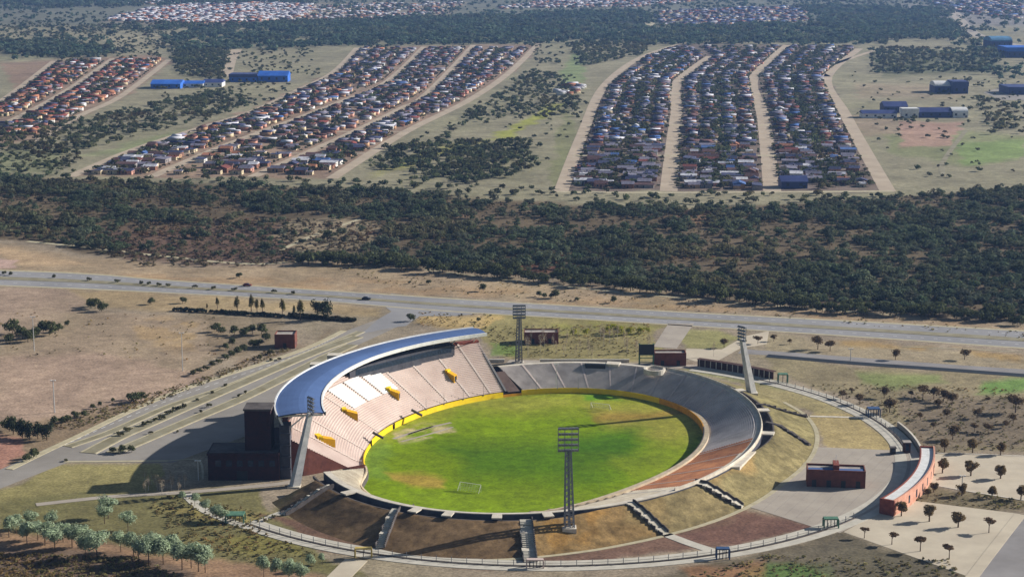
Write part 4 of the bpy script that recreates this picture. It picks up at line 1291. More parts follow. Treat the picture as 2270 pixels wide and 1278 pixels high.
for y in (340, 292, 243, 198, 150):
    xa = np.interp(y, [p[1] for p in LT[0]][::-1], [p[0] for p in LT[0]][::-1]); xb = np.interp(y, [p[1] for p in LT[3]][::-1], [p[0] for p in LT[3]][::-1])
    street([(xa, y), (xb, y)], 6, m=m_dirt, z=0.12)
street([(1835,170),(1830,150),(1960,105)], 8)
street([(2095,392),(2090,360),(2140,290)], 4, m=m_median)
street([(700,575),(560,585),(380,570),(190,548),(60,535)], 4, m=m_kerb)
street([(610,560),(700,520),(800,485)], 3.5, m=m_kerb)
street([(940,598),(1300,640),(1600,668),(2000,700)], 2.2, m=m_kerb)
street([(500,170),(512,130),(525,110)], 16)
street([(1420,25),(1450,65)], 18, m=m_kerb); street([(1525,28),(1570,62)], 16, m=m_kerb); street([(1640,28),(1690,52)], 14, m=m_kerb)
street([(2110,20),(2160,75),(2280,105)], 22, m=m_plaza)
street([(230,92),(420,72),(660,58)], 10, m=m_kerb)

# ------------------------------------------------------------------ houses
WALLS = {"cream": (226,208,172), "white": (232,230,224), "tan": (196,158,122), "pink": (214,160,140), "grey": (160,152,150), "brown": (150,106,84)}
ROOFS = {"red": (134,74,66), "brown": (104,76,74), "grey": (134,130,148), "pale": (214,214,222), "slate": (76,80,112), "blue": (84,116,176), "orange": (180,122,92)}  # darkened overall, the towns' shade is put into the roof colours
wm = {k: A("house_wall_" + k, c, scale=0.5) for k, c in WALLS.items()}
rm = {k: A("house_roof_" + k, c, scale=0.4, rough=0.75) for k, c in ROOFS.items()}
def house_parts(w, d, h, kind, ext):
    """parts as (name, M)"""
    wa = M(); wa.box(-w/2, w/2, -d/2, d/2, 0, h)
    ro = M(); o = 0.45
    def gab(x0, x1, y0, y1, z, r):
        ym = (y0 + y1) / 2
        ro.add([(x0-o, y0-o, z), (x1+o, y0-o, z), (x1+o, y1+o, z), (x0-o, y1+o, z), (x0-o, ym, z+r), (x1+o, ym, z+r)],
               [(0,1,5,4),(2,3,4,5),(1,2,5),(3,0,4),(3,2,1,0)])
    if kind == 0: gab(-w/2, w/2, -d/2, d/2, h + .01, 1.5)
    elif kind == 1:
        ro.add([(-w/2-o,-d/2-o,h+.15),(w/2+o,-d/2-o,h+.15),(w/2+o,d/2+o,h+.9),(-w/2-o,d/2+o,h+.9),
                (-w/2-o,-d/2-o,h+.01),(w/2+o,-d/2-o,h+.01),(w/2+o,d/2+o,h+.7),(-w/2-o,d/2+o,h+.7)],
               [(0,1,2,3),(7,6,5,4),(0,4,5,1),(1,5,6,2),(2,6,7,3),(3,7,4,0)])
    else:
        ro.box(-w/2-.2, w/2+.2, -d/2-.2, d/2+.2, h, h + .3)
        ro.cone((w*.2, d*.2, h+.3), (w*.2, d*.2, h+1.5), .6, .6, 8)
    if ext:
        wa.box(-w/2 - 3.0, -w/2, -d*.1, d/2, 0, 2.3); ro.box(-w/2 - 3.3, -w/2 - .5, -d*.1 - .2, d/2 + .2, 2.3, 2.5)
    do = M(); do.box(-.5, .5, -d/2 - .06, -d/2, 0, 2.1)
    w1 = M(); w1.box(-w*.34, -w*.34 + 1.3, -d/2 - .06, -d/2, .9, 2.1)
    w2 = M(); w2.box(w/2, w/2 + .06, -.7, .7, .9, 2.1)
    return [("wall", wa), ("roof", ro), ("door", do), ("window", w1), ("window", w2)]
def tris(mm):
    F_ = []
    for f in mm.f:
        for i in range(1, len(f) - 1): F_.append((f[0], f[i], f[i + 1]))
    return np.array(mm.v, float), np.array(F_, int)
protos = []
rr = random.Random(5)
shapes = [(10.5,8,2.8,0,0),(9,9,2.8,0,1),(12,8,2.9,1,0),(8,8,2.8,2,1),(10,9,3,0,1),(14,8,2.8,1,0)]
for rc in ROOFS:
    for wc in WALLS:
        sh = shapes[(len(protos) * 5 + 3) % len(shapes)]
        ps = house_parts(*sh)
        protos.append(dict(roof=rc, wall=wc, parts=ps, meshes=None))
def pick(style):
    while True:
        p = rr.choice(protos)
        wts = style.get(p["roof"], 0.2)
        if rr.random() < wts and rr.random() < WW.get(p["wall"], 0.6): return p
WW = {"cream": 0.9, "white": 0.6, "tan": 0.8, "pink": 0.7, "grey": 0.5, "brown": 0.6}
SL = dict(red=.2, brown=.9, grey=.9, pale=.42, slate=.8, blue=.05, orange=.12)
SR = dict(red=.08, brown=.6, grey=.8, pale=.42, slate=1.0, blue=.2, orange=.03)  # mix of slate and pale paints in shaded and sunlit roofs
SF = dict(red=1.0, brown=.5, grey=.3, pale=.3, slate=.2, blue=.05, orange=.7)
def streetx(px, Y):
    pts = [P(a, b) for a, b in px]; yy = [p.y for p in pts]; xx = [p.x for p in pts]
    return float(np.interp(Y, yy, xx))
houses = []; yards = []
CROSS_R = [P(1500, y).y for y in (345, 278, 208, 160)]
CROSS_L = [P(600, y).y for y in (340, 292, 243, 198, 150)]
def fill(town, streets, y0, y1, cross, style, blocks, step=11.6, gap=.18):
    for bi in range(len(streets) - 1):
        for si, side in enumerate(("left", "right")):
            y = y0 + 6; n = 0
            while y < y1:
                if any(abs(y - c) < 8.5 for c in cross): y += 3; continue
                xl = streetx(streets[bi], y) + 7; xr = streetx(streets[bi + 1], y) - 8
                W = xr - xl
                if W < 30: y += step; continue
                sl_ = (streetx(streets[bi + si], y + 20) - streetx(streets[bi + si], y - 20)) / 40
                x = xl + 7.5 + rr.uniform(-1, 1.5) if si == 0 else xr - 7.5 + rr.uniform(-1.5, 1)
                if rr.random() > gap + .35 * float(fbm(np.array([x / 30.0]), np.array([y / 45.0]), 2)[0] > .6):
                    n += 1
                    houses.append(dict(town=town, block=blocks[bi], side=side, n=n, x=x, y=y, a=-math.atan(sl_) + rr.gauss(0, .06), p=pick(style)))
                # a second house or shed behind, and yard trees
                xm = xl + W * (.36 if si == 0 else .64)
                if rr.random() < .72: houses.append(dict(town=town, block=blocks[bi], side=side, n=0, x=xm + rr.uniform(-2, 2), y=y + rr.uniform(-1, 1), a=-math.atan(sl_), p=pick(style)))
                for _ in range(3 if town != "right" else 5):
                    if rr.random() < .75: yards.append((xl + W * min(.95, max(.05, rr.gauss(.5, .22))), y + rr.uniform(-5, 5), rr.uniform(.6, 1.3)))
                if rr.random() < .5: yards.append((xl - 1 if si == 0 else xr + 1, y + 5, rr.uniform(.4, .7)))
                y += step + rr.uniform(-.6, .9)
fill("left", LT, P(400, 388).y, P(900, 108).y, CROSS_L, SL, ("left", "middle", "right"))
fill("right", RT, P(1500, 419).y, P(1600, 104).y, CROSS_R, SR, ("left", "middle", "right"), step=10.6)
fill("far left", FT, P(0, 300).y, P(150, 134).y, [P(0, y).y for y in (268, 232, 190, 160)], SF, ("left", "right"))
# the back row houses get their own counting
cnt = {}
for h in sorted(houses, key=lambda h: h["y"]):
    if h["n"] == 0:
        k = (h["town"], h["block"], h["side"]); cnt[k] = cnt.get(k, 0) + 1; h["yard"] = cnt[k]
houses.sort(key=lambda h: h["y"])
# keep clear of the large house
lx0, lx1 = P(1725, 418).x, P(1797, 418).x; ly = P(1760, 418).y
houses = [h for h in houses if not (lx0 - 8 < h["x"] < lx1 + 6 and h["y"] < ly + 22)]
for h in houses: h["sx"], h["sy"], h["sz"] = rr.uniform(.55, 1.1), rr.uniform(.6, 1.05), rr.uniform(.8, 1.15); h["x"] += rr.gauss(0, 2.2); h["y"] += rr.gauss(0, 1.6); h["a"] += math.pi / 2 if rr.random() < .14 else 0
near, rest = houses[:296], houses[296:]
for h in near:
    p = h["p"]
    if h["n"]: lab = f"{p['roof']} roofed {p['wall']} house, {ordw(h['n'])} up {h['side']} side of {h['block']} block, {h['town']} town"
    else: lab = f"{p['roof']} roofed {p['wall']} yard house, {ordw(h['yard'])} up, {h['block']} block's {h['side']} half, {h['town']} town"
    t = empty("house", (h["x"], h["y"], 0), h["a"], label=lab, cat="house", group=f"houses of the {h['town']} town")
    t.scale = (h["sx"], h["sy"], h["sz"])
    if p["meshes"] is None:
        p["meshes"] = []
        for nm, mm in p["parts"]:
            m = {"wall": wm[p["wall"]], "roof": rm[p["roof"]], "door": m_blk, "window": m_glass}[nm]
            o = mm.build(nm, m, t); p["meshes"].append(o)
    else:
        for s_ in p["meshes"]:
            o = s_.copy(); COL.objects.link(o); o.parent = t
# the far rest of the houses, as one object
AV, AF, AC = [], [], []; nb = 0
def add_house(x, y, a, p, s=1.0):
    global nb
    if "tri" not in p:
        p["tri"] = [(nm, *tris(mm)) for nm, mm in p["parts"][:2]]
    c, s_ = math.cos(a), math.sin(a)
    for nm, V, F_ in p["tri"]:
        V2 = V * np.array(s)
        W_ = np.stack([V2[:, 0] * c - V2[:, 1] * s_ + x, V2[:, 0] * s_ + V2[:, 1] * c + y, V2[:, 2]], 1)
        AV.append(W_); AF.append(F_ + nb); nb += len(W_)
        col = np.array(lin(WALLS[p["wall"]] if nm == "wall" else ROOFS[p["roof"]])) * .8
        AC.append(np.tile(np.array(col) * rr.uniform(.85, 1.12), (len(W_), 1)))
for h in rest: add_house(h["x"], h["y"], h["a"], h["p"], (h["sx"], h["sy"], h["sz"]))
def sample(poly, n, dens=None):
    """random ground points inside a photo-pixel polygon, even over the ground"""
    pts = [P(a, b) for a, b in poly]
    x0, x1 = min(p.x for p in pts), max(p.x for p in pts); y0, y1 = min(p.y for p in pts), max(p.y for p in pts)
    out = np.zeros((0, 2)); 
    for _ in range(40):
        X = rng.uniform(x0, x1, n * 2); Y = rng.uniform(y0, y1, n * 2)
        ok = poly_sd(X, Y, [(p.x, p.y) for p in pts]) > 0
        out = np.concatenate([out, np.stack([X[ok], Y[ok]], 1)])
        if len(out) >= n: break
    return out[:n]
SW = dict(red=.06, brown=.1, grey=.15, pale=1.0, slate=.03, blue=.0, orange=.35)
SB = dict(red=.1, brown=.3, grey=.7, pale=.4, slate=1.0, blue=.5, orange=.1)
for poly, n, st_, sc_ in (([(232,46),(330,20),(480,7),(690,11),(668,38),(560,50),(400,53)], 1500, SW, 1.25),
                     ([(620,20),(760,10),(1030,6),(980,34),(700,50),(600,52)], 500, SW, 1.0),
                     ([(1080,22),(1200,4),(1560,0),(1440,16),(1200,18)], 520, SW, 1.1),
                     ([(1440,24),(1780,14),(1790,46),(1690,58),(1470,60)], 620, SB, 1.0),
                     ([(2040,2),(2270,4),(2270,44),(2140,30)], 300, SB, 1.2),
                     ([(200,4),(680,2),(600,8),(240,12)], 120, SW, 1.0),
                     ([(1215,186),(1300,180),(1310,205),(1240,215)], 14, SW, 1.0)):
    for x, y in sample(poly, n): add_house(x, y, 0.1 + rr.choice((0, math.pi/2)), pick(st_), sc_ * rr.uniform(.8, 1.15))
m_far = attr_mat("far_house_paint", rough=0.8, scales=((0.5, 0.12),))
o = mesh_np("distant_houses", np.concatenate(AV), np.concatenate(AF), m_far, col=np.concatenate(AC))
tag(o, "mass of small distant houses filling the towns further back", "houses", kind="stuff")

# ------------------------------------------------------------------ trees
def crown(nl, nq, R, H0, H1, q, seed, flat=1.0, inner=0.55):
    """leaf clusters: nq leaf faces on each of nl lobes spread through the crown"""
    r = np.random.default_rng(seed)
    cz = (H0 + H1) / 2; hz = (H1 - H0) / 2
    V = []; C = []
    for i in range(nl):
        d = r.normal(size=3); d /= np.linalg.norm(d); rad = r.uniform(.25, .72)
        c = np.array([d[0] * R * rad, d[1] * R * rad, cz + d[2] * hz * rad])
        lr = R * inner * r.uniform(.7, 1.1); tint = r.uniform(.72, 1.28)
        for k in range(nq):
            n = r.normal(size=3); n[2] = n[2] * .8 + .25; n /= np.linalg.norm(n)
            p = c + n * lr * r.uniform(.55, 1.08) * np.array([1, 1, hz / R * flat])
            m = n + r.normal(size=3) * .35; m /= np.linalg.norm(m)
            u = np.cross(m, r.normal(size=3)); u /= np.linalg.norm(u); v = np.cross(m, u)
            s = q * r.uniform(.6, 1.3); v = v * r.uniform(.55, 1)
            V += [p - u * s - v * s * .3, p + v * s * .8, p + u * s, p - v * s * .8]
            tt = tint * r.uniform(.8, 1.2); C += [tt] * 4
    V = np.array(V); V[:, 2] = np.maximum(V[:, 2], 0.1)
    return V, np.arange(len(V)).reshape(-1, 4), np.array(C)
def trunk_mesh(H, r0, spread, n=5, seed=1, lean=0.0):
    rt = random.Random(seed); mm = M()
    mm.cone((0, 0, -0.3), (lean, 0, H * .62), r0, r0 * .55, 6)
    for i in range(n):
        a = 2 * math.pi * i / n + rt.uniform(-.4, .4); z = H * rt.uniform(.38, .6)
        mm.cone((lean * z / H, 0, z), (math.cos(a) * spread * rt.uniform(.6, 1), math.sin(a) * spread * rt.uniform(.6, 1), H * rt.uniform(.75, .95)), r0 * .4, r0 * .12, 5)
    return mm
KINDS = {   # colour, height, crown radius, crown base fraction, lobes, leaves, leaf size, trunk radius, trunk material
 "willow": ((158,172,142), 6.8, 2.6, .28, 14, 110, .24, .12, m_trunk),
 "plaza": ((116,98,66), 5.2, 1.9, .26, 10, 80, .34, .22, m_trunk),
 "umbrella": ((104,84,62), 5.0, 2.3, .64, 8, 60, .34, .2, m_trunk),
 "park": ((100,84,62), 5.6, 3.1, .32, 9, 60, .38, .2, m_trunk),
 "conifer": ((96,92,52), 8.4, 1.9, .10, 9, 60, .34, .2, m_trunk),
 "round": ((58,66,48), 8.4, 3.6, .12, 10, 70, .44, .25, m_trunk),
 "shrub": ((78,78,50), 1.9, 1.5, .03, 5, 40, .26, .07, m_trunk),
 "scrub": ((84,90,60), 5.4, 3.4, .08, 8, 60, .46, .16, m_trunk),
 "bare": ((150,136,116), 5.6, 1.5, .30, 5, 26, .14, .1, m_trunkp),
 "yellow": ((150,150,44), 4.2, 2.4, .12, 7, 50, .32, .12, m_trunk),
}
tp = {}
for k, (c, H, R, b, nl, nq, q, tr, tm) in KINDS.items():
    tp[k] = []
    for v in range(3):
        V, F_, Cc = crown(nl, nq, R, H * b, H, q, sum(map(ord, k)) * 31 + v)
        if k == "conifer":
            f = (V[:, 2] - H * b) / (H - H * b); sc_ = np.clip(1.25 - f * 1.0, .15, 1); V[:, 0] *= sc_; V[:, 1] *= sc_
        if k in ("umbrella", "bare"): V[:, 2] = H * b + (V[:, 2] - V[:, 2].min()) / (V[:, 2].max() - V[:, 2].min()) * H * (1 - b)
        tp[k].append(dict(V=V, F=F_, C=np.array(lin(c))[None] * Cc[:, None], trunk=trunk_mesh(H, tr, R * .6, seed=v), objs=None))
ntree = 0
def tree(kind, x, y, z, s, label, name="tree", cat="tree", group=None, wide=1.0):
    global ntree
    p = tp[kind][rr.randrange(3)]; ntree += 1
    t = empty(name, (x, y, z), rr.uniform(0, 6.28), label=label, cat=cat, group=group)
    t.scale = (s * wide, s * wide, s)
    if p["objs"] is None:
        a = mesh_np("crown", p["V"], p["F"], m_foliage, t, col=p["C"]); b = p["trunk"].build("trunk", KINDS[kind][8], t)
        p["objs"] = (a, b)
    else:
        for q in p["objs"]:
            o = q.copy(); COL.objects.link(o); o.parent = t
    return t
def ptree(kind, px, py, hpx, label, **k):
    g_ = ground_at(px, py); H = KINDS[kind][1]
    s = hpx / (FPX / g_.length * CT) / H
    return tree(kind, g_.x, g_.y, g_.z, s, label, **k)

# pale green young trees at the lower left
wl = [(20,1190,44),(36,1182,40),(60,1205,46),(84,1196,40),(100,1208,50),(122,1222,52),(140,1200,42),(160,1212,48),(188,1212,46),(190,1236,48),(215,1238,62),
      (232,1160,40),(240,1148,48),(284,1176,42),(296,1230,50),(308,1248,56),(330,1252,62),(344,1230,50),(362,1250,58),(385,1240,54),(404,1262,60),(424,1258,54),(440,1266,60),(455,1268,52),
      (70,1170,38),(112,1170,36),(268,1222,44),(405,1110,22),(432,1120,28),(455,1135,28),(480,1152,34),(494,1158,32)]
wl.sort()
for i, (x, y, h) in enumerate(wl):
    ptree("willow", x, y, h * 1.15, f"pale green young tree, {ordw(i+1)} from left in the lower left plantation", name="young_tree", group="pale green trees in the lower left plantation", wide=1.2)
for i, (x, y, h) in enumerate([(585,1278,46),(612,1284,44),(640,1290,48),(668,1296,46),(690,1262,34),(715,1250,24)]):
    ptree("willow", x, y, h * 1.2, f"pale green tree, {ordw(i+1)} of the cluster at the bottom edge left of the stairs", name="young_tree", group="pale green trees at the bottom edge")
pz = [(2089,1048,34),(2152,1054,38),(2218,1060,34),(2070,1090,24),(2132,1098,30),(2199,1103,28),(2263,1107,32),(1998,1143,34),(2060,1155,38),(2124,1168,38),
      (2094,1001,30),(2156,1003,32),(2218,1008,30),(2057,1101,20)]
um = [(2192,1180,34),(1916,1192,26),(1977,1206,30),(2040,1221,36),(2104,1238,34)]
for i, (x, y, h) in enumerate(sorted(pz, key=lambda q: (round(q[1] / 45), q[0]))):
    ptree("plaza", x, y, h, f"round-crowned brownish tree, {ordw(i+1)} counting across the pale palm court rows", name="court_tree", group="round trees of the pale court", wide=1.2)
for i, (x, y, h) in enumerate(sorted(um)):
    ptree("umbrella", x, y, h, f"small umbrella-shaped tree, {ordw(i+1)} from left along the pale court's near edge", name="umbrella_tree", group="umbrella trees of the pale court")
pk = [(1972,914,34),(1960,882,26),(1868,884,20),(1906,896,26),(2046,880,28),(2070,884,28),(2092,890,28),(2110,898,30),(2251,914,42),(2099,928,24),(2112,974,34),(2166,926,22),(2246,938,22),
      (1605,770,22),(1680,762,20),(1715,756,16),(1813,774,32),(1840,778,26),(1985,797,24),(2138,797,24),(1888,872,14),(2020,880,16),(2160,956,20),(2190,960,24),(2230,948,18),(2070,950,16),
      (1750,762,12),(2190,892,14),(2040,930,18),(2080,905,22)]
for i, (x, y, h) in enumerate(sorted(pk)):
    ptree("park", x, y, h, f"spreading brown tree, {ordw(i+1)} from left in the dry park right of the ring", name="park_tree", group="brown trees of the right hand park")
cf = [(482,684,30),(526,690,40),(557,690,44),(570,692,36),(582,694,38),(626,698,42),(652,700,28),(666,710,54),(459,686,16)]
for i, (x, y, h) in enumerate(sorted(cf)):
    ptree("conifer", x, y, h, f"upright brownish green tree, {ordw(i+1)} from left in the highway row", name="upright_tree", group="upright trees below the left highway")
ptree("round", 703, 700, 38, "dark round tree left of the biggest one by the junction", name="round_tree")
ptree("round", 727, 708, 50, "big dark round tree closest to the road junction", name="round_tree")
rb = [(335,674,16),(405,672,16),(531,616,14),(211,684,26),(225,690,24),(200,680,20),(909,629,8),(951,630,12),(1071,645,18),(1195,658,14),(1206,660,12),(1232,661,20),(1222,660,12),(1279,667,10),(1361,671,16),
      (1586,668,46),(1600,664,30),(1676,670,22),(1764,681,22),(1805,684,26),(1903,684,24),(2189,700,30),(2228,702,30),(2215,690,24),(909,712,20),(1060,712,10),(1650,760,10),(298,892,26),(312,888,22),(286,886,16),
      (652,525,16),(726,530,22),(545,632,6),(720,590,14)]
for i, (x, y, h) in enumerate(sorted(rb)):
    ptree("scrub", x, y, h, f"lone bushy tree near the highway or fields, {ordw(i+1)} from left", name="bushy_tree", group="lone bushy trees in the open ground")
ll = [(30,962,44),(50,970,48),(66,974,46),(84,972,42),(104,975,44),(22,955,36),(120,940,20),(140,938,18),(150,935,18),(165,928,20),(186,924,16),(74,1015,24),(60,1022,20),(205,905,12),(222,900,12),
      (250,890,10),(28,740,36),(50,752,32),(62,758,30),(96,740,30),(110,742,34),(130,735,20),(150,722,14),(22,760,24),(80,748,26)]
for i, (x, y, h) in enumerate(sorted(ll)):
    ptree("round" if h > 40 else "scrub", x, y, h, f"dark tree or bush, {ordw(i+1)} from left beside the left dirt fields", name="field_tree", group="dark trees beside the left dirt fields", wide=0.9)
sh = [(266,966,12),(283,957,14),(319,944,12),(330,940,10),(345,934,10),(358,929,12),(376,918,13),(393,910,14),(408,904,12),(438,888,8),(470,872,8),(500,856,8),(250,1004,16),(272,1004,20),(292,1002,18),
      (463,902,10),(445,914,8),(530,880,8),(545,872,8),(600,800,8),(334,962,8),(147,1022,8),(393,958,6),(620,798,8),
      (430,832,14),(442,826,14),(456,820,12),(470,812,14),(486,806,14),(498,798,16),(512,790,16),(526,784,18),(540,778,18),(560,770,20),(575,770,22),(500,775,16),(515,765,18),(480,735,22),(492,740,18),(520,742,22),(545,745,24),(560,740,22),(580,742,26),(590,755,20),(600,786,12),(575,796,12)]
for i, (x, y, h) in enumerate(sorted(sh)):
    ptree("shrub" if h < 15 else "scrub", x, y, h, f"small shrub, {ordw(i+1)} from left along the boulevard and its medians", name="shrub", cat="shrub", group="shrubs along the boulevard")
hm = [(10,602),(24,603),(120,609),(197,615),(260,619),(313,623),(331,625),(352,627),(373,628),(432,632),(474,635),(520,637),(608,642),(650,645)]
for i, (x, y) in enumerate(hm):
    ptree("shrub", x, y + 7, 9, f"low dark bush, {ordw(i+1)} from left on the highway median", name="median_bush", cat="shrub", group="bushes on the highway median")
bare = []
for i in range(34):
    x = 1170 + (i * 53) % 290 + rr.uniform(-6, 6); y = 752 + rr.uniform(0, 42)
    bare.append((x, y, rr.uniform(26, 44)))
bare += [(1582,790,34),(1064,760,20),(1100,775,18)]
for i, (x, y, h) in enumerate(sorted(bare)):
    ptree("bare", x, y, h, f"slender leafless sapling, {ordw(i+1)} from left behind the far terrace", name="bare_sapling", group="leafless saplings behind the far terrace", wide=0.7)
for i, (x, y, h) in enumerate([(1270,745,20),(1300,742,16),(1345,738,18),(1362,742,26),(1378,744,24),(1396,742,20),(1420,740,18),(1436,738,14)]):
    ptree("yellow", x, y, h, f"yellow green bush, {ordw(i+1)} from left behind the saplings", name="yellow_bush", cat="shrub", group="yellow green bushes by the highway")
lb = []
for i in range(22):
    lb.append((350 + rr.uniform(-30, 70), 1085 + rr.uniform(-14, 10), rr.uniform(24, 36)))
for i, (x, y, h) in enumerate(sorted(lb)):
    ptree("bare", x, y, h, f"grey leafless tree, {ordw(i+1)} from left beside the stand's shadow", name="bare_tree", group="grey leafless trees by the shadow", wide=1.1)
# dark hedge strip below the upright trees
def tiles(name, pts, tmpls, tint, label, cat, colj=0.22, wide=1.15):
    """one mesh of many crowns; pts: (x, y, scale)"""
    r = np.random.default_rng(len(pts))
    Vs, Fs, Cs = [], [], []; b0 = 0
    idx = r.integers(0, len(tmpls), len(pts))
    for ti, T in enumerate(tmpls):
        S = pts[idx == ti]; n = len(S)
        if not n: continue
        V, C = T
        a = r.uniform(0, 6.28, n); c, s = np.cos(a), np.sin(a)
        sc_ = S[:, 2]; k = len(V)
        w = sc_ * wide * r.uniform(.8, 1.25, n)
        X = (V[None, :, 0] * c[:, None] - V[None, :, 1] * s[:, None]) * w[:, None] + S[:, 0][:, None]
        Y = (V[None, :, 0] * s[:, None] + V[None, :, 1] * c[:, None]) * w[:, None] + S[:, 1][:, None]
        Z = V[None, :, 2] * sc_[:, None]
        Vs.append(np.stack([X, Y, Z], -1).reshape(-1, 3))
        Fs.append(np.arange(n * k).reshape(-1, 4) + b0); b0 += n * k
        big = fbm(S[:, 0] / 22 + 9, S[:, 1] / 30 + 2, 3)[:, None]
        hue = np.array(lin(tint))[None] * (0.55 + 1.0 * big + r.uniform(-colj, colj, (n, 1)) + r.uniform(-.10, .10, (n, 3)))
        # some dry, brownish crowns
        patch = fbm(S[:, 0] / 40 + 3, S[:, 1] / 60 + 8, 3)
        dry = np.clip((patch - 0.5) * 4 + r.uniform(-.25, .25, n), 0, 1)[:, None]
        hue = hue * (1 - dry) + hue * np.array([1.4, 1.1, 1.0]) * dry
        Cs.append((hue[:, None, :] * C[None, :, None]).reshape(-1, 3))
    o = mesh_np(name, np.concatenate(Vs), np.concatenate(Fs), m_foliage, col=np.concatenate(Cs))
    return tag(o, label, cat, kind="stuff")
def tm(nl, nq, R, H, q, seeds):
    out = []
    for s in seeds:
        V, F_, C = crown(nl, nq, R, .2, H, q, s); out.append((V, C))
    return out
T_mid = tm(5, 13, 3.4, 5.0, .95, range(40, 46))
T_fine = tm(7, 26, 3.4, 4.8, .52, range(80, 86))
T_far = tm(3, 8, 4.6, 6.5, 2.0, range(60, 64))
def withs(P_, a, b): return np.concatenate([P_, rng.uniform(a, b, (len(P_), 1))], 1)
def inpix(Pt, poly):
    u, v = pix(Pt[:, 0], Pt[:, 1]); return poly_sd(u, v, poly) > 0
belt = [(-80,388),(200,402),(420,408),(700,418),(950,430),(1100,444),(1250,454),(1500,464),(1700,460),(1900,444),(2100,430),(2400,416),(2400,716),(2050,694),(1850,679),(1650,659),(1400,631),(1200,606),(900,591),(700,576),(560,573),(400,576),(250,562),(120,540),(-80,515)]
pts = sample(belt, 13500)
cl1 = inpix(pts, [(600,482),(790,474),(850,500),(800,560),(680,582),(600,575),(400,580),(210,560),(230,505),(450,498)])
cl2 = inpix(pts, [(0,515),(130,535),(260,560),(230,505),(120,498),(0,500)])
keep = np.ones(len(pts), bool)
keep[cl1] = rng.random(cl1.sum()) < 0.13
keep[cl2] = rng.random(cl2.sum()) < 0.35
dn = fbm(pts[:, 0] / 26, pts[:, 1] / 34 + 40, 4)
u_, v_ = pix(pts[:, 0], pts[:, 1])
keep &= rng.random(len(pts)) < np.clip((dn - 0.40) * 6, 0.10, .85)
pb = withs(pts[keep], .5, 1.0); pb[:, 2] *= 1 + .55 * (rng.random(len(pb)) < .10)
far_half = v_[keep] < 470
tiles("scrub_wood", pb, T_fine, (78,86,66), "dense dark scrub wood filling the belt between highway and towns", "wood")
# low dry brush in the clearing and on the brown slope
lowb = sample([(210,560),(230,500),(620,485),(840,500),(800,570),(560,592),(320,590)], 1100)
low2 = sample(belt, 5000)
low2 = low2[~inpix(low2, [(600,482),(790,474),(850,500),(800,560),(680,582),(560,590),(300,580),(230,505),(450,498)])]
lowb = np.concatenate([withs(lowb, .18, .5), withs(low2, .14, .42)])
tiles("dry_brush", lowb, T_mid, (104,96,76), "low dry brownish brush on bare slopes and gaps of the wood", "brush")
# the nearest edge of the wood, tree by tree
edge = [(660,590),(700,592),(800,596),(900,602),(1000,612),(1100,622),(1200,632),(1300,640),(1400,652),(1500,660),(1560,666),(1650,676),(1750,688),(1850,698),(1950,702),(2050,708),(2150,716),(2262,724)]
ex = np.array([e[0] for e in edge]); ey = np.array([e[1] for e in edge])
N = 110
for i in range(N):
    x = 672 + (2262 - 672) * (i + rr.uniform(-.3, .3)) / (N - 1); y = float(np.interp(x, ex, ey)) - rr.uniform(2, 14)
    ptree("scrub", x, y, rr.uniform(18, 34), f"dark scrub tree, {ordw(i+1) if i < 99 else ordw(N-i)+' from right' }{' from left' if i < 99 else ''} along the wood's highway edge", name="scrub_tree", group="scrub trees along the wood's near edge", wide=1.15)
# scattered bushes in the open fields and trees inside the towns
mid = []
for poly, n, a, b in (([(0,290),(200,262),(330,235),(480,200),(570,225),(470,262),(300,300),(180,345),(0,340)], 700, .5, 1.05),
                   ([(0,340),(190,335),(150,388),(0,388)], 130, .35, .8),
                   ([(860,330),(960,318),(1170,312),(1182,370),(1050,410),(940,398)], 420, .6, 1.1),
                   ([(820,370),(950,290),(900,330),(880,380)], 60, .5, .9),
                   ([(1180,158),(1262,170),(1300,262),(1150,262),(1040,280),(960,320),(1050,240)], 420, .5, 1.05),
                   ([(1260,95),(1450,92),(1420,122),(1290,150)], 420, .6, 1.2),
                   ([(1180,100),(1260,100),(1250,150),(1190,150)], 50, .5, 1.0),
                   ([(1930,105),(2180,112),(2205,160),(1940,165)], 460, .7, 1.25),
                   ([(1880,160),(2270,180),(2270,410),(1980,410)], 110, .4, .8),
                   ([(2160,215),(2270,230),(2270,300),(2190,290)], 90, .6, 1.1),
                   ([(2080,265),(2030,262),(1960,262),(1990,285)], 14, .5, .8),
                   ([(1250,426),(1960,426),(2000,450),(1500,470),(1250,450)], 60, .5, .95),
                   ([(150,395),(740,398),(1240,425),(1240,440),(740,415),(150,402)], 60, .5, .95),
                   ([(380,112),(505,108),(495,178),(400,168)], 520, .6, 1.2),
                   ([(505,118),(690,105),(700,170),(560,165)], 120, .5, .9),
                   ([(330,178),(640,185),(600,245),(360,230)], 90, .5, .9),
                   ([(1100,220),(1300,200),(1240,400),(1120,400)], 60, .35, .7),
                   ([(0,60),(380,50),(360,130),(0,130)], 700, .5, 1.1)):
    mid.append(withs(sample(poly, n), a, b))
ya = np.array(yards); ya[:, 2] *= .86
mi_ = np.concatenate(mid)
mi_[:, :2] += rng.normal(size=(len(mi_), 2)) * np.array([4, 7])
mi_ = np.concatenate([mi_, ya])
tiles("scattered_trees", mi_, T_mid, (80,86,60), "scattered dark bushes and yard trees among fields and far towns", "bushes")
far = []
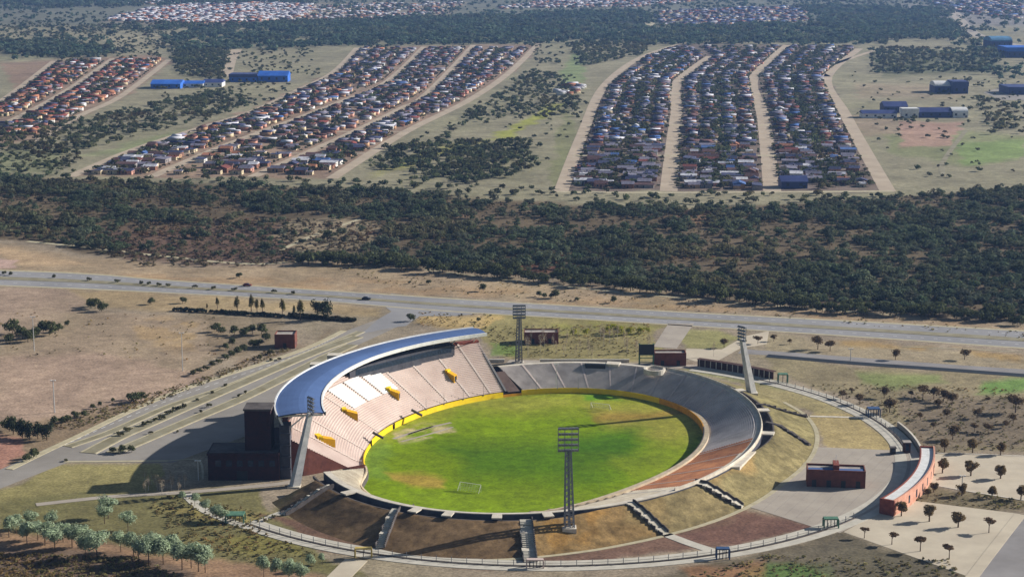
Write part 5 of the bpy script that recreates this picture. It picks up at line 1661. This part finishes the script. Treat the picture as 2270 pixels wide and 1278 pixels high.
for poly, n, a, b in (([(380,78),(650,52),(1000,40),(1420,24),(1445,60),(1452,92),(1180,96),(750,101),(400,116)], 7800, .8, 1.3),
                   ([(1440,62),(2090,50),(2115,82),(1900,97),(1430,97)], 3200, .8, 1.3),
                   ([(1780,14),(2080,20),(2100,55),(1850,58)], 1500, .8, 1.3),
                   ([(0,97),(238,92),(245,126),(0,131)], 900, .7, 1.2),
                   ([(0,-6),(700,-6),(690,8),(0,22)], 1700, .9, 1.5),
                   ([(0,22),(230,30),(230,90),(0,95)], 260, .6, 1.1),
                   ([(250,52),(700,52),(640,62),(300,68)], 500, .6, 1.1),
                   ([(230,18),(700,6),(690,50),(240,52)], 130, .6, 1.0),
                   ([(700,0),(1440,-4),(1400,24),(960,44),(700,50)], 700, .6, 1.1),
                   ([(700,-20),(2300,-20),(2300,-2),(700,-2)], 1200, .8, 1.4),
                   ([(2000,0),(2270,0),(2270,100),(2120,70)], 330, .7, 1.1),
                   ([(1440,0),(2000,0),(2000,14),(1440,24)], 400, .7, 1.1),
                   ([(2120,85),(2270,110),(2270,200),(2190,180)], 110, .7, 1.2)):
    far.append(withs(sample(poly, n), a, b))
fa_ = np.concatenate(far)
fa_[:, :2] += rng.normal(size=(len(fa_), 2)) * np.array([16, 34])
fa_ = fa_[rng.random(len(fa_)) < np.clip((fbm(fa_[:, 0] / 55, fa_[:, 1] / 130, 4) - .33) * 7, .12, 1)]
fa_[:, 2] *= rng.uniform(.7, 1.35, len(fa_))
tiles("distant_wood", fa_, T_far, (72,86,70), "distant dark woods and hedges fading blue towards the top", "wood")
# hedge under the upright trees, and grass tussocks on the near banks
hb = []
for a, b, n in (((385,688),(780,712),210), ((640,700),(786,712),120)):
    for i in range(n):
        k = rr.random(); p = P(a[0] + (b[0] - a[0]) * k, a[1] + (b[1] - a[1]) * k + rr.uniform(-1.5, 1.5)); hb.append((p.x, p.y, rr.uniform(.22, .42)))
tiles("hedge", np.array(hb), T_mid, (44,52,40), "long dark clipped hedge strip below the upright trees", "hedge")
tu = []
for poly, n in (([(380,1095),(620,1145),(560,1165),(700,1230),(560,1250),(380,1190),(330,1120)], 300), ([(0,1225),(300,1235),(400,1278),(0,1285)], 420),
                ([(1060,725),(1440,718),(1440,790),(1130,795)], 260), ([(1700,1230),(2100,1240),(2140,1278),(1500,1285)], 160),
                ([(1780,850),(2270,860),(2270,1000),(2060,1000),(1920,900)], 300), ([(150,960),(380,880),(650,775),(640,760),(440,840),(100,940)], 320),
                ([(0,690),(480,690),(500,800),(0,790)], 60), ([(700,580),(1500,650),(2270,735),(2270,750),(1400,680),(860,640)], 240),
                ([(2110,1085),(2270,1110),(2270,1135),(2020,1110)], 60), ([(930,690),(1100,700),(1080,728),(920,722)], 60)):
    tu.append(withs(sample(poly, int(n * 1.8)), .05, .19))
tiles("tussocks", np.concatenate(tu), T_mid, (128,120,82), "low dry tussocks and weeds growing over the open ground", "weeds", colj=.4)

# ------------------------------------------------------------------ haze
mh = bpy.data.materials.new("haze_air"); mh.use_nodes = True
nt = mh.node_tree; nt.nodes.clear()
out = nt.nodes.new("ShaderNodeOutputMaterial"); pv = nt.nodes.new("ShaderNodeVolumePrincipled")
pv.inputs["Color"].default_value = (0.30, 0.52, 1.0, 1)
pv.inputs["Density"].default_value = 0.000058
pv.inputs["Anisotropy"].default_value = 0.2
nt.links.new(pv.outputs[0], out.inputs["Volume"])
mm = M(); mm.box(-27000, 27000, -1000, 12500, -1.5, 178)
hz = mm.build("haze", mh); hz["kind"] = "stuff"
scene.cycles.volume_bounces = 0
